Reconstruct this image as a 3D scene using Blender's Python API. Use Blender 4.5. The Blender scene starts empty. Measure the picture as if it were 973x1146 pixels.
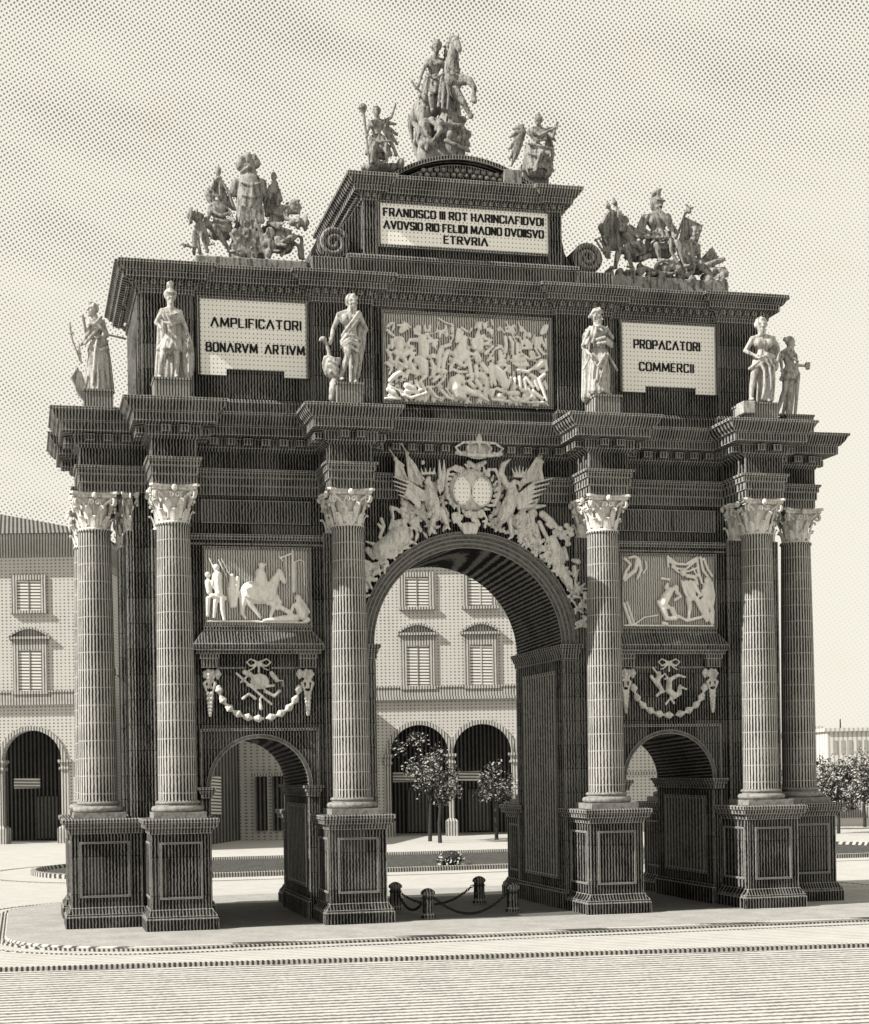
import bpy, math, random
from math import sin, cos, pi, radians, sqrt, atan2, hypot
from mathutils import Vector, Matrix

random.seed(7)
C = bpy.data.collections.new("scene"); bpy.context.scene.collection.children.link(C)
scn = bpy.context.scene

# ------------------------------------------------------------------ camera
FPX, CX, CY, CZ, TH, ROLL, HY = 1880.2484, -11.1297, -40.5068, 3.8422, 0.2427, 0.0159, 858.0909
cr, sr = cos(ROLL), sin(ROLL)
Rv = Vector((cos(TH), -sin(TH), 0)); Fv = Vector((sin(TH), cos(TH), 0)); Uv = Vector((0, 0, 1))
cam = bpy.data.cameras.new("camera"); camo = bpy.data.objects.new("camera", cam); C.objects.link(camo)
ax = Rv*cr - Uv*sr; ay = Rv*sr + Uv*cr; az = -Fv
camo.matrix_world = Matrix(((ax.x, ay.x, az.x, CX), (ax.y, ay.y, az.y, CY), (ax.z, ay.z, az.z, CZ), (0, 0, 0, 1)))
cam.sensor_fit = 'HORIZONTAL'; cam.sensor_width = 36; cam.lens = 36*FPX/973
cam.shift_x = -sr*(HY-573)/973; cam.shift_y = cr*(HY-573)/973
cam.clip_start = 0.5; cam.clip_end = 4000
scn.camera = camo

# ------------------------------------------------------------------ sun, sky, exposure
SUN_EL, SUN_AZ = radians(38), radians(8)       # the sun stands to the left, a little in front of the facade
sd = Vector((-cos(SUN_EL)*cos(SUN_AZ), -cos(SUN_EL)*sin(SUN_AZ), sin(SUN_EL)))
sl = bpy.data.lights.new("sun", 'SUN'); sl.energy = 5.0; sl.angle = radians(0.5); sl.color = (1, .965, .9)
so = bpy.data.objects.new("sun", sl); C.objects.link(so); so.rotation_euler = sd.to_track_quat('Z', 'Y').to_euler()
so.location = sd*60
scn.view_settings.view_transform = 'Standard'; scn.view_settings.look = 'None'
scn.view_settings.exposure = 0.72; scn.view_settings.gamma = 1.0

PAPER = (.88, .85, .74)
INK = (.012, .012, .010)

class NT:
    """little wrapper that writes node expressions"""
    def __init__(s, tree): s.t = tree; s.n = tree.nodes; s.l = tree.links
    def new(s, typ, **k):
        n = s.n.new(typ)
        for a, b in k.items(): setattr(n, a, b)
        return n
    def put(s, sock, v):
        if isinstance(v, bpy.types.NodeSocket): s.l.new(v, sock)
        else: sock.default_value = v
    def m(s, op, a, b=0.0, c=None, clamp=False):
        n = s.new('ShaderNodeMath', operation=op); n.use_clamp = clamp
        s.put(n.inputs[0], a); s.put(n.inputs[1], b)
        if c is not None: s.put(n.inputs[2], c)
        return n.outputs[0]
    def sep(s, v):
        n = s.new('ShaderNodeSeparateXYZ'); s.put(n.inputs[0], v); return n.outputs
    def comb(s, x, y, z):
        n = s.new('ShaderNodeCombineXYZ')
        for i, v in enumerate((x, y, z)): s.put(n.inputs[i], v)
        return n.outputs[0]
    def noise(s, vec, scale, detail=2.0, rough=.5):
        n = s.new('ShaderNodeTexNoise'); s.put(n.inputs['Vector'], vec)
        n.inputs['Scale'].default_value = scale; n.inputs['Detail'].default_value = detail; n.inputs['Roughness'].default_value = rough
        return n.outputs['Fac']
    def ramp(s, v, a, b, lo=0.0, hi=1.0):
        n = s.new('ShaderNodeMapRange'); n.interpolation_type = 'SMOOTHSTEP'
        for i, x in enumerate((v, a, b, lo, hi)): s.put(n.inputs[i], x)
        return n.outputs[0]
    def mix(s, f, a, b):
        n = s.new('ShaderNodeMix', data_type='RGBA')
        s.put(n.inputs[0], f)
        for i, v in ((6, a), (7, b)):
            if isinstance(v, tuple): v = (*v[:3], 1)
            s.put(n.inputs[i], v)
        return n.outputs[2]
    def tri(s, v):                                   # cosine wave 0..1, period 1
        return s.m('MULTIPLY_ADD', s.m('COSINE', s.m('MULTIPLY', v, 2*pi)), .5, .5)

w = bpy.data.worlds.new("World"); scn.world = w; w.use_nodes = True
nt = NT(w.node_tree); nt.n.clear()
out = nt.new('ShaderNodeOutputWorld'); bg = nt.new('ShaderNodeBackground')
nt.l.new(bg.outputs[0], out.inputs[0]); bg.inputs[1].default_value = 0.06
sky = nt.new('ShaderNodeTexSky', sky_type='NISHITA'); sky.sun_disc = False
sky.sun_elevation = SUN_EL; sky.sun_rotation = atan2(sd.x, sd.y)
bw = nt.new('ShaderNodeRGBToBW'); nt.l.new(sky.outputs[0], bw.inputs[0])
g = nt.new('ShaderNodeTexCoord'); X, Y, Z = nt.sep(g.outputs['Generated'])
az_ = nt.m('ARCTAN2', X, Y); el_ = nt.m('ARCSINE', Z)
P_ = 0.00215; ca, sa = cos(radians(33)), sin(radians(33))
a_ = nt.m('MULTIPLY', nt.m('ADD', nt.m('MULTIPLY', az_, ca), nt.m('MULTIPLY', el_, sa)), 1/P_)
b_ = nt.m('MULTIPLY', nt.m('SUBTRACT', nt.m('MULTIPLY', el_, ca), nt.m('MULTIPLY', az_, sa)), 1/P_)
dots = nt.m('MULTIPLY', nt.tri(a_), nt.tri(b_))
stv = nt.comb(nt.m('MULTIPLY', nt.m('SUBTRACT', az_, nt.m('MULTIPLY', el_, .9)), 6), nt.m('MULTIPLY', nt.m('ADD', el_, nt.m('MULTIPLY', az_, .35)), 26), 0.0)
cl = nt.noise(stv, 1.0, 4.0, .6)
# tone of the stippled sky: darker high up, blank towards the right horizon
up = nt.ramp(el_, .10, .46)
side = nt.ramp(nt.m('SUBTRACT', nt.m('MULTIPLY', el_, 1.0), nt.m('MULTIPLY', nt.m('SUBTRACT', az_, .24), .55)), .02, .30)
tone = nt.m('MULTIPLY', side, nt.m('ADD', nt.m('MULTIPLY_ADD', up, .20, .30), nt.m('MULTIPLY', nt.m('SUBTRACT', cl, .5), .85)), clamp=True)
thr = nt.m('SUBTRACT', 1.0, tone)
ink = nt.ramp(dots, nt.m('SUBTRACT', thr, .22), nt.m('ADD', thr, .12))
stain = nt.noise(g.outputs['Generated'], 22.0, 3.0)
paper = nt.mix(nt.ramp(stain, .62, .80, 0.0, .35), (9.1, 8.72, 7.6), (8.8, 8.0, 6.0))
col = nt.mix(nt.m('MULTIPLY', ink, .80), paper, (.7, .68, .6))
add = nt.new('ShaderNodeMix', data_type='RGBA', blend_type='ADD'); add.inputs[0].default_value = .06
nt.l.new(col, add.inputs[6]); nt.l.new(bw.outputs[0], add.inputs[7]); nt.l.new(add.outputs[2], bg.inputs[0])

# ------------------------------------------------------------------ materials
def mat(name, light, dark, duty=.5, pitch=.085, mode='vert', soft=.28, joints=None, rough=.85, wob=.25, blotch=.25, bumps=.35, bscale=9.0, count=34, spec=.03, edge=0, fine=11, course=None):
    """stone worked with fine tooled lines; duty = share of dark line, mode = the way the tooling runs"""
    m_ = bpy.data.materials.new(name); m_.use_nodes = True
    t = NT(m_.node_tree); bs = t.n['Principled BSDF']
    geo = t.new('ShaderNodeNewGeometry'); tc = t.new('ShaderNodeTexCoord')
    wp = geo.outputs['Position'] if mode != 'radial' else tc.outputs['Object']
    x, y, z = t.sep(wp)
    n1 = t.noise(wp, 1.3, 3.0); n2 = t.noise(wp, float(fine), 2.0)
    wobv = t.m('MULTIPLY', t.m('SUBTRACT', n2, .5), wob)
    if mode == 'vert':                          # upright lines on every face, whichever way it looks
        nx, ny, nz = t.sep(geo.outputs['True Normal'])
        side_f = t.m('GREATER_THAN', t.m('ABSOLUTE', nx), t.m('MULTIPLY', t.m('ABSOLUTE', ny), 1.01))
        c = t.m('MULTIPLY', t.m('ADD', t.m('MULTIPLY', x, t.m('SUBTRACT', 1.0, side_f)), t.m('MULTIPLY', t.m('MULTIPLY', y, .38), side_f)), 1/pitch)
    elif mode == 'horiz': c = t.m('MULTIPLY', t.m('ADD', z, t.m('MULTIPLY', t.m('ADD', x, y), .03)), 1/pitch)
    elif mode == 'diag': c = t.m('MULTIPLY', t.m('ADD', z, t.m('MULTIPLY', x, .45)), 1/pitch)
    elif mode == 'groundx': c = t.m('MULTIPLY', t.m('ADD', y, t.m('MULTIPLY', x, .06)), 1/pitch)
    elif mode == 'radial': c = t.m('MULTIPLY', t.m('ARCTAN2', y, x), count/(2*pi))
    elif mode in ('dots', 'plain', 'grid', 'streak'): c = t.m('MULTIPLY', t.m('ADD', x, y), 1/pitch)
    c = t.m('ADD', c, wobv)
    lines = t.tri(c)
    if mode == 'dots':
        lines = t.m('MULTIPLY', lines, t.tri(t.m('MULTIPLY', z, 1/(pitch*1.1))))
    if mode == 'grid':
        lines = t.m('MAXIMUM', lines, t.tri(t.m('MULTIPLY', z, 1/(pitch*1.05))))
    th = t.m('SUBTRACT', 1-duty, t.m('MULTIPLY', t.m('SUBTRACT', n1, .5), blotch*2))
    if mode == 'streak':                        # rain-washed marble: dark vertical streaks and lichen blotches
        sv = t.comb(t.m('MULTIPLY', x, 9.0), t.m('MULTIPLY', y, 9.0), t.m('MULTIPLY', z, 1.6))
        ink = t.m('ADD', t.m('MULTIPLY', t.ramp(t.noise(sv, 1.6, 4.0, .65), .44, .66), duty*1.5), t.ramp(n2, .45, .72, 0.0, duty*.8), clamp=True)
    elif mode == 'plain': ink = t.ramp(n2, .35, .75, 0.0, duty)
    else: ink = t.ramp(lines, t.m('SUBTRACT', th, soft), t.m('ADD', th, soft))
    if course:                                  # ashlar courses with staggered upright joints
        row = t.m('FLOOR', t.m('MULTIPLY', z, 1/course[0])); jz = t.m('FRACT', t.m('MULTIPLY', z, 1/course[0]))
        jx = t.m('FRACT', t.m('ADD', t.m('MULTIPLY', t.m('ADD', x, y), 1/course[1]), t.m('MULTIPLY', row, .5)))
        jj = t.m('MAXIMUM', t.m('LESS_THAN', jz, .018/course[0]), t.m('LESS_THAN', jx, .018/course[1]))
        cell = t.new('ShaderNodeTexWhiteNoise'); cell.noise_dimensions = '2D'
        t.put(cell.inputs['Vector'], t.comb(t.m('FLOOR', t.m('ADD', t.m('MULTIPLY', t.m('ADD', x, y), 1/course[1]), t.m('MULTIPLY', row, .5))), row, 0.0))
        ink = t.m('ADD', ink, t.m('MULTIPLY', t.m('SUBTRACT', cell.outputs['Value'], .5), .30), clamp=True)
        ink = t.m('MAXIMUM', ink, t.m('MULTIPLY', jj, .8))
    if joints:
        jv = t.m('FRACT', t.m('ADD', t.m('MULTIPLY', z, 1/joints[0]), t.m('MULTIPLY', t.m('SUBTRACT', n1, .5), .08)))
        jl = t.m('LESS_THAN', t.m('ABSOLUTE', t.m('SUBTRACT', jv, .5)), joints[1]/joints[0]/2)
        ink = t.m('MULTIPLY', ink, t.m('SUBTRACT', 1.0, t.m('MULTIPLY', jl, joints[2])))
    colr = t.mix(ink, light, dark)
    if edge:                                    # pale outlines and lit edges put into the colour along arrises
        bv = t.new('ShaderNodeBevel'); bv.samples = 4; bv.inputs['Radius'].default_value = .035
        vm = t.new('ShaderNodeVectorMath', operation='DOT_PRODUCT'); t.put(vm.inputs[0], bv.outputs[0]); t.put(vm.inputs[1], geo.outputs['Normal'])
        e = t.m('MULTIPLY', t.ramp(vm.outputs['Value'], .97, .88), t.ramp(n2, .30, .50, .35, 1.0))
        colr = t.mix(t.m('MULTIPLY', e, .75), colr, grey(.55))
    t.put(bs.inputs['Base Color'], colr); bs.inputs['Roughness'].default_value = rough
    bs.inputs['Specular IOR Level'].default_value = spec
    if bumps:
        b = t.new('ShaderNodeBump'); b.inputs['Strength'].default_value = bumps; b.inputs['Distance'].default_value = .03
        t.put(b.inputs['Height'], t.noise(wp, bscale, 4.0, .6)); t.put(bs.inputs['Normal'], b.outputs[0])
    return m_

def grey(v, warm=1.0): return (v, v*.98, v*.93*warm)
M = {}
M['wall'] = mat('tooled_wall_stone', grey(.19), grey(.006), .70, .073, edge=1, wob=.7, blotch=.42, course=(.62, 1.3))
M['wall_h'] = mat('coursed_vault_stone', grey(.17), grey(.008), .62, .09, 'horiz', wob=.6, blotch=.4)
M['wall_mid'] = mat('paler_wall_stone', grey(.22), grey(.012), .58, .073, edge=1, wob=.7, blotch=.4, course=(.62, 1.3))
M['mould'] = mat('moulding_stone', grey(.24), grey(.014), .60, .075, blotch=.5, wob=.5, edge=1)
M['ped'] = mat('pedestal_stone', grey(.18), grey(.006), .72, .078, wob=.5, blotch=.5, edge=1, course=(.9, 1.9))
M['shaft'] = mat('column_stone', grey(.38), grey(.018), .52, wob=.3, mode='radial', count=34, joints=(.43, .024, .6), blotch=.45)
M['carved'] = mat('carved_stone', grey(.64), grey(.14), .32, .05, 'streak', bumps=.2, bscale=14, fine=24)
M['statue'] = mat('statue_marble', grey(.44), grey(.10), .45, .06, 'streak', bumps=.25, bscale=11, fine=20)
M['trophy'] = mat('trophy_marble', grey(.28), grey(.035), .5, .06, 'streak', bumps=.25, bscale=10, fine=18)
M['relief'] = mat('relief_marble', grey(.80), grey(.30), .20, .05, 'streak', bumps=.2, bscale=14, fine=24)
M['relief_bg'] = mat('relief_ground', grey(.50), grey(.10), .40, .062, wob=.6)
M['relief_deep'] = mat('relief_deep_ground', grey(.52), grey(.07), .48, .062, wob=.6)
M['arch_mould'] = mat('archivolt_stone', grey(.13), grey(.012), .6, .05, 'plain', edge=1)
M['torus'] = mat('base_stone', grey(.26), grey(.04), .5, .05, 'plain')
M['jamb'] = mat('jamb_panel_stone', grey(.34), grey(.03), .50, .085, wob=.5, blotch=.3, edge=1)
M['plinth'] = mat('statue_plinth_stone', grey(.30), grey(.05), .45, .07, wob=.4)
M['side_wall_shade'] = mat('door_and_shaded_wall', grey(.16), grey(.04), .5, .2, 'vert')  # shop doors, and the house wall with its shade put into the colour
M['tablet'] = mat('tablet_marble', grey(.84), grey(.14), .20, .10, 'dots', soft=.14, blotch=.08, bumps=.1)
M['ink'] = mat('lettering', grey(.02), grey(.012), .3, mode='plain', bumps=0)
M['ground'] = mat('gravel_ground', grey(.46), grey(.22), .18, .30, 'groundx', blotch=.3, bumps=.25, bscale=6)
M['island'] = mat('stone_flags', grey(.44), grey(.08), .30, .22, 'groundx', blotch=.3, bumps=.2)
M['passage'] = mat('passage_shade_slabs', grey(.20), grey(.03), .5, .16, 'groundx', blotch=.3, bumps=.2)  # dark tone carries the arch's ground shadow in its colour
M['kerb'] = mat('kerb_stone', grey(.38), grey(.05), .52, .10, 'vert', bumps=.2)
M['road'] = mat('road_dust', grey(.45), grey(.12), .40, .33, 'groundx', wob=.5, blotch=.35, bumps=.15, bscale=4)
M['grass'] = mat('grass', grey(.12), grey(.03), .6, .4, 'groundx', wob=1.0, bumps=.8, bscale=8)
M['palace'] = mat('palace_plaster', grey(.46), grey(.14), .42, .165, 'dots', soft=.3, blotch=.3, bumps=.1)
M['palace_trim'] = mat('palace_trim', grey(.42), grey(.09), .45, .15, 'vert', blotch=.2, bumps=.1)
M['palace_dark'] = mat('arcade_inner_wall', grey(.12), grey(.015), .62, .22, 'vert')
M['rooftile'] = mat('roof_tile', grey(.20), grey(.04), .5, .22, 'vert')
M['shutter'] = mat('shutter_slats', grey(.62), grey(.08), .42, .17, 'horiz', wob=.05, blotch=.02, bumps=0)
M['bark'] = mat('bark', grey(.05), grey(.015), .5, .05, 'plain', bumps=.6)
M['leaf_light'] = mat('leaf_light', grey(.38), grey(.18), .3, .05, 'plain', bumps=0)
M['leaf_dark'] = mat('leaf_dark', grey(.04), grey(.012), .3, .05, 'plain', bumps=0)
M['iron'] = mat('iron', grey(.03), grey(.015), .3, .05, 'plain', bumps=.2, rough=.5)
M['far'] = mat('far_wall', grey(.50), grey(.30), .35, .8, 'vert', bumps=0)

# ------------------------------------------------------------------ mesh builder
class MB:
    def __init__(s): s.v = []; s.f = []
    def add(s, vs, fs):
        o = len(s.v); s.v += [tuple(v) for v in vs]; s.f += [tuple(i+o for i in f) for f in fs]; return s
    def box(s, x0, x1, y0, y1, z0, z1):
        return s.add([(x0,y0,z0),(x1,y0,z0),(x1,y1,z0),(x0,y1,z0),(x0,y0,z1),(x1,y0,z1),(x1,y1,z1),(x0,y1,z1)],
                     [(0,3,2,1),(4,5,6,7),(0,1,5,4),(1,2,6,5),(2,3,7,6),(3,0,4,7)])
    def prism(s, poly, y0, y1):
        """outline in x,z thickened along y"""
        n = len(poly); A = sum(poly[i][0]*poly[(i+1)%n][1]-poly[(i+1)%n][0]*poly[i][1] for i in range(n))
        if A < 0: poly = poly[::-1]
        vs = [(x, y0, z) for x, z in poly]+[(x, y1, z) for x, z in poly]
        return s.add(vs, [tuple(range(n)), tuple(range(2*n-1, n-1, -1))]+[(i, i+n, (i+1)%n+n, (i+1)%n) for i in range(n)])
    def lathe(s, prof, cx=0, cy=0, seg=32, cap=True):
        vs = []; fs = []; n = len(prof)
        for r, z in prof:
            for k in range(seg):
                a = 2*pi*k/seg; vs.append((cx+r*cos(a), cy+r*sin(a), z))
        for i in range(n-1):
            for k in range(seg):
                k2 = (k+1) % seg; fs.append((i*seg+k, i*seg+k2, (i+1)*seg+k2, (i+1)*seg+k))
        if cap: fs += [tuple(range(seg-1, -1, -1)), tuple((n-1)*seg+k for k in range(seg))]
        return s.add(vs, fs)
    def tube(s, pts, rs, seg=8):
        """tube with rounded ends through pts; rs radius or list"""
        pts = [Vector(p) for p in pts]
        if not isinstance(rs, (list, tuple)): rs = [rs]*len(pts)
        if len(rs) == 2 and len(pts) > 2: rs = [rs[0]+(rs[1]-rs[0])*i/(len(pts)-1) for i in range(len(pts))]
        rings = []
        n = len(pts); up = None
        for i in range(n):
            d = (pts[min(i+1, n-1)]-pts[max(i-1, 0)])
            d = d.normalized() if d.length > 1e-6 else Vector((0, 0, 1))
            if up is None: up = Vector((0, 1, 0)) if abs(d.y) < .9 else Vector((1, 0, 0))
            u = d.cross(up).normalized() if d.cross(up).length > 1e-4 else d.orthogonal().normalized()
            v = u.cross(d); up = v
            if i == 0:
                for q in (1.35, .9): rings.append((pts[0]-d*rs[0]*sin(q), u, v, rs[0]*cos(q)))
                rings.append((pts[0]-d*rs[0]*sin(.45), u, v, rs[0]*cos(.45)))
            rings.append((pts[i], u, v, rs[i]))
            if i == n-1:
                rings.append((pts[-1]+d*rs[-1]*sin(.45), u, v, rs[-1]*cos(.45)))
                for q in (.9, 1.35): rings.append((pts[-1]+d*rs[-1]*sin(q), u, v, rs[-1]*cos(q)))
        vs = []; fs = []
        for c, u, v, r in rings:
            for k in range(seg):
                a = 2*pi*k/seg; vs.append(c+u*(r*cos(a))+v*(r*sin(a)))
        for i in range(len(rings)-1):
            for k in range(seg):
                k2 = (k+1) % seg; fs.append((i*seg+k, (i+1)*seg+k, (i+1)*seg+k2, i*seg+k2))
        fs += [tuple(range(seg)), tuple((len(rings)-1)*seg+k for k in range(seg-1, -1, -1))]
        return s.add(vs, fs)
    def ell(s, c, r, seg=12, rings=8, rot=None):
        c = Vector(c)
        if not isinstance(r, (list, tuple)): r = (r, r, r)
        vs = []; fs = []
        for i in range(rings+1):
            p = pi*(.02+.96*i/rings)-pi/2
            for k in range(seg):
                a = 2*pi*k/seg; v = Vector((r[0]*cos(p)*cos(a), r[1]*cos(p)*sin(a), r[2]*sin(p)))
                if rot is not None: v = rot @ v
                vs.append(c+v)
        for i in range(rings):
            for k in range(seg):
                k2 = (k+1) % seg; fs.append((i*seg+k, i*seg+k2, (i+1)*seg+k2, (i+1)*seg+k))
        fs += [tuple(range(seg-1, -1, -1)), tuple(rings*seg+k for k in range(seg))]
        return s.add(vs, fs)
    def build(s, name, m_, parent=None, smooth=False, loc=None, angle=None):
        me = bpy.data.meshes.new(name)
        L = Vector(loc) if loc is not None else None
        vs = [(Vector(v)-L)[:] for v in s.v] if L is not None else s.v
        me.from_pydata(vs, [], s.f); me.update()
        me.materials.append(m_)
        if smooth: me.polygons.foreach_set('use_smooth', [True]*len(me.polygons))
        if smooth and angle: me.set_sharp_from_angle(angle=radians(angle))
        o = bpy.data.objects.new(name, me); C.objects.link(o)
        if L is not None: o.location = L
        if parent is not None:
            o.parent = parent
            if L is not None: o.location = L-Vector(parent.location)
        return o

REMESH = []
def blob(mb, name, m_, parent=None, vox=.022, loc=None, smooth=2):
    """one continuous carved surface grown from overlapping volumes"""
    o = mb.build(name, m_, parent, True, loc)
    r = o.modifiers.new('r', 'REMESH'); r.mode = 'VOXEL'; r.voxel_size = vox; r.use_smooth_shade = True
    if smooth:
        k = o.modifiers.new('s', 'SMOOTH'); k.factor = .5; k.iterations = smooth
    REMESH.append(o); return o

def offset(poly, d):
    n = len(poly); out = []
    for i in range(n):
        p0, p1, p2 = Vector(poly[i-1]), Vector(poly[i]), Vector(poly[(i+1) % n])
        a = (p1-p0).normalized(); b = (p2-p1).normalized()
        na = Vector((a.y, -a.x)); nb = Vector((b.y, -b.x))      # outward for counter-clockwise
        k = 1+na.dot(nb); v = (na+nb)/k if k > .05 else na
        out.append((p1.x+v.x*d, p1.y+v.y*d))
    return out
def belt(mb, poly, prof, top=True, bottom=False):
    """moulding profile (outward, z) run round a counter-clockwise plan outline, mitred at every corner"""
    n = len(poly); vs = []; fs = []
    for d, z in prof:
        for x, y in offset(poly, d): vs.append((x, y, z))
    for i in range(len(prof)-1):
        for k in range(n):
            k2 = (k+1) % n; fs.append((i*n+k, i*n+k2, (i+1)*n+k2, (i+1)*n+k))
    if top: fs.append(tuple((len(prof)-1)*n+k for k in range(n)))
    if bottom: fs.append(tuple(range(n-1, -1, -1)))
    return mb.add(vs, fs)
def dentils(mb, poly, d0, d1, z0, z1, wd, pitch, minlen=.3):
    """little blocks under a cornice along every edge of the outline"""
    n = len(poly)
    a = offset(poly, d0)
    for i in range(n):
        p, q = Vector(a[i]), Vector(a[(i+1) % n]); e = q-p; L = e.length
        pp, pq = Vector(poly[i]), Vector(poly[(i+1) % n])
        if L < minlen: continue
        e.normalize(); nrm = Vector((e.y, -e.x)); cnt = max(1, int((L-.1)/pitch)); s0 = (L-(cnt-1)*pitch)/2
        for k in range(cnt):
            c = p+e*(s0+k*pitch)
            c0, c1 = c-e*wd/2, c+e*wd/2; o = nrm*(d1-d0)
            i0, i1 = c0-nrm*.05, c1-nrm*.05; o0, o1 = c0+o, c1+o
            vs = [(*i0, z0), (*i1, z0), (*o1, z0), (*o0, z0), (*i0, z1), (*i1, z1), (*o1, z1), (*o0, z1)]
            mb.add(vs, [(0,1,2,3),(7,6,5,4),(0,4,5,1),(1,5,6,2),(2,6,7,3),(3,7,4,0)])
def rect(x0, x1, y0, y1): return [(x0, y0), (x1, y0), (x1, y1), (x0, y1)]

def empty(name, loc=(0, 0, 0), rz=0):
    o = bpy.data.objects.new(name, None); C.objects.link(o); o.location = loc; o.rotation_euler = (0, 0, rz)
    o.empty_display_size = .3; return o
def tag(o, label=None, cat=None, group=None, kind=None):
    if label: o['label'] = label
    if cat: o['category'] = cat
    if group: o['group'] = group
    if kind: o['kind'] = kind
    return o
def dup(src, loc, rz=0, scale=None):
    def cp(o, par):
        c = o.copy(); C.objects.link(c); c.parent = par
        for ch in list(o.children): cp(ch, c)
        return c
    r = cp(src, src.parent); r.location = loc; r.rotation_euler = (0, 0, rz)
    if scale: r.scale = scale
    return r

# pixel of the photograph -> point at depth plane Y (used to take sizes of the carved figures)
def at(px, py, Yp):
    a = px-486.5; b = py-573; u = cr*a-sr*b; v = sr*a+cr*b-(HY-573)
    D = Rv*u+Fv*FPX+Uv*(-v); t = (Yp-CY)/D.y
    return Vector((CX, CY, CZ))+D*t
class Sk:
    """a sketch taken from a magnified crop: (x, y) of the crop -> point in the world at depth Y0 + dep"""
    def __init__(s, x0, y0, scale, Y0): s.x0 = x0; s.y0 = y0; s.s = scale; s.Y0 = Y0
    def __call__(s, x, y, dep=0.0):
        p = at(s.x0+x/s.s, s.y0+y/s.s, s.Y0); p.y += dep; return p

# ==================================================================== SETTING
ROT = -TH
def ring_poly(x0, x1, y0, y1, r, seg=10):
    pts = []
    for cx, cy, a0 in ((x1-r, y0+r, -90), (x1-r, y1-r, 0), (x0+r, y1-r, 90), (x0+r, y0+r, 180)):
        for k in range(seg+1):
            a = radians(a0+90*k/seg); pts.append((cx+r*cos(a), cy+r*sin(a)))
    return pts
m = MB(); m.add([(-900, -200, 0), (1200, -200, 0), (1200, 1600, 0), (-900, 1600, 0)], [(0, 1, 2, 3)])
tag(m.build('ground', M['ground']), kind='structure')
m = MB(); m.add([(-120, -80, .006), (160, -80, .006), (160, -11.2, .006), (5.6, -9.35, .006), (-3, -8.25, .006), (-11.6, -7.0, .006), (-20, -6.2, .006), (-120, -6.2, .006)], [tuple(range(8))])
tag(m.build('road', M['road']), kind='structure')
m = MB(); isl = ring_poly(-11.6, 13.2, -4.05, 10.0, 3.6)
belt(m, isl, [(0, -.05), (0, .06), (-.03, .09)])
tag(m.build('arch_pavement', M['island']), kind='structure')
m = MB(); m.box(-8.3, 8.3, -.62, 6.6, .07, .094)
tag(m.build('passage_shade_paving', M['passage']), kind='structure')  # darkened paving layer added for the shadow under the arch
def flat_ring(poly, d0, d1, z0, z1, name, m_):
    m = MB(); belt(m, offset(poly, 0), [(d0, z0), (d0, z1), (d1, z1), (d1, z0)], top=False)
    return tag(m.build(name, m_), kind='structure')
flat_ring(isl, .04, .20, .0, .045, 'kerb', M['kerb'])
flat_ring(isl, .72, .83, .0, .014, 'gutter', M['kerb'])
m = MB()
for (xa, ya), (xb, yb) in (((-30, -5.7), (-11.6, -6.75)), ((-11.6, -6.75), (-3, -8.0)), ((-3, -8.0), (5.6, -9.1)), ((5.6, -9.1), (60, -12.5))):
    m.add([(xa, ya-.15, 0), (xb, yb-.15, 0), (xb, yb, 0), (xa, ya, 0), (xa, ya-.15, .08), (xb, yb-.15, .08), (xb, yb, .08), (xa, ya, .08)], [(0,3,2,1),(4,5,6,7),(0,1,5,4),(1,2,6,5),(2,3,7,6),(3,0,4,7)])
tag(m.build('road_kerb', M['kerb']), kind='structure')

# the long oval bed of grass behind the arch
bed = ring_poly(-10.9, 26, 19.6, 30.6, 5.4, 16)
m = MB(); belt(m, bed, [(0, -.02), (0, .16), (-.18, .18), (-.22, .10), (-.24, .02)], top=False)
tag(m.build('lawn_kerb', M['kerb']), kind='structure')
m = MB(); belt(m, bed, [(-.2, .02), (-.6, .06), (-1.5, .12)])
tag(m.build('lawn', M['grass']), label='dark clipped grass of the oval bed behind the arch', cat='grass', kind='stuff')
flat_ring(bed, 1.6, 1.85, .0, .012, 'lawn_gutter', M['kerb'])

# ==================================================================== ARCH
arch = tag(empty('triumphal_arch', (0, 3, 0)), 'tall dark stone triumphal arch with three openings and Corinthian columns', 'arch')
ARCH_O = arch
class P:                                         # adds parts to the arch (world coordinates, arch origin at 0,3,0)
    pass
def part(mb, name, m_, parent=None, smooth=False, angle=None, loc=None, label=None):
    if loc is None: loc = (0, 3, 0)
    o = mb.build(name, m_, None, smooth, loc, angle)
    par = parent or arch; o.parent = par
    # world location of parent (no rotations in the arch)
    pl = Vector((0, 0, 0)); q = par
    while q is not None: pl += Vector(q.location); q = q.parent
    o.location = Vector(loc)-pl
    if label: o['label'] = label
    return o

YF, YB = 1.0, 5.0
X2, X3 = 7.545, 3.3
SX, SY = 9.34, 1.42
ZAB = 10.64
BX, BHW, BSP = 5.42, 1.22, 3.40          # side openings: centre, half width, springing
MHW, MSP = 2.48, 6.94                    # main opening

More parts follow.
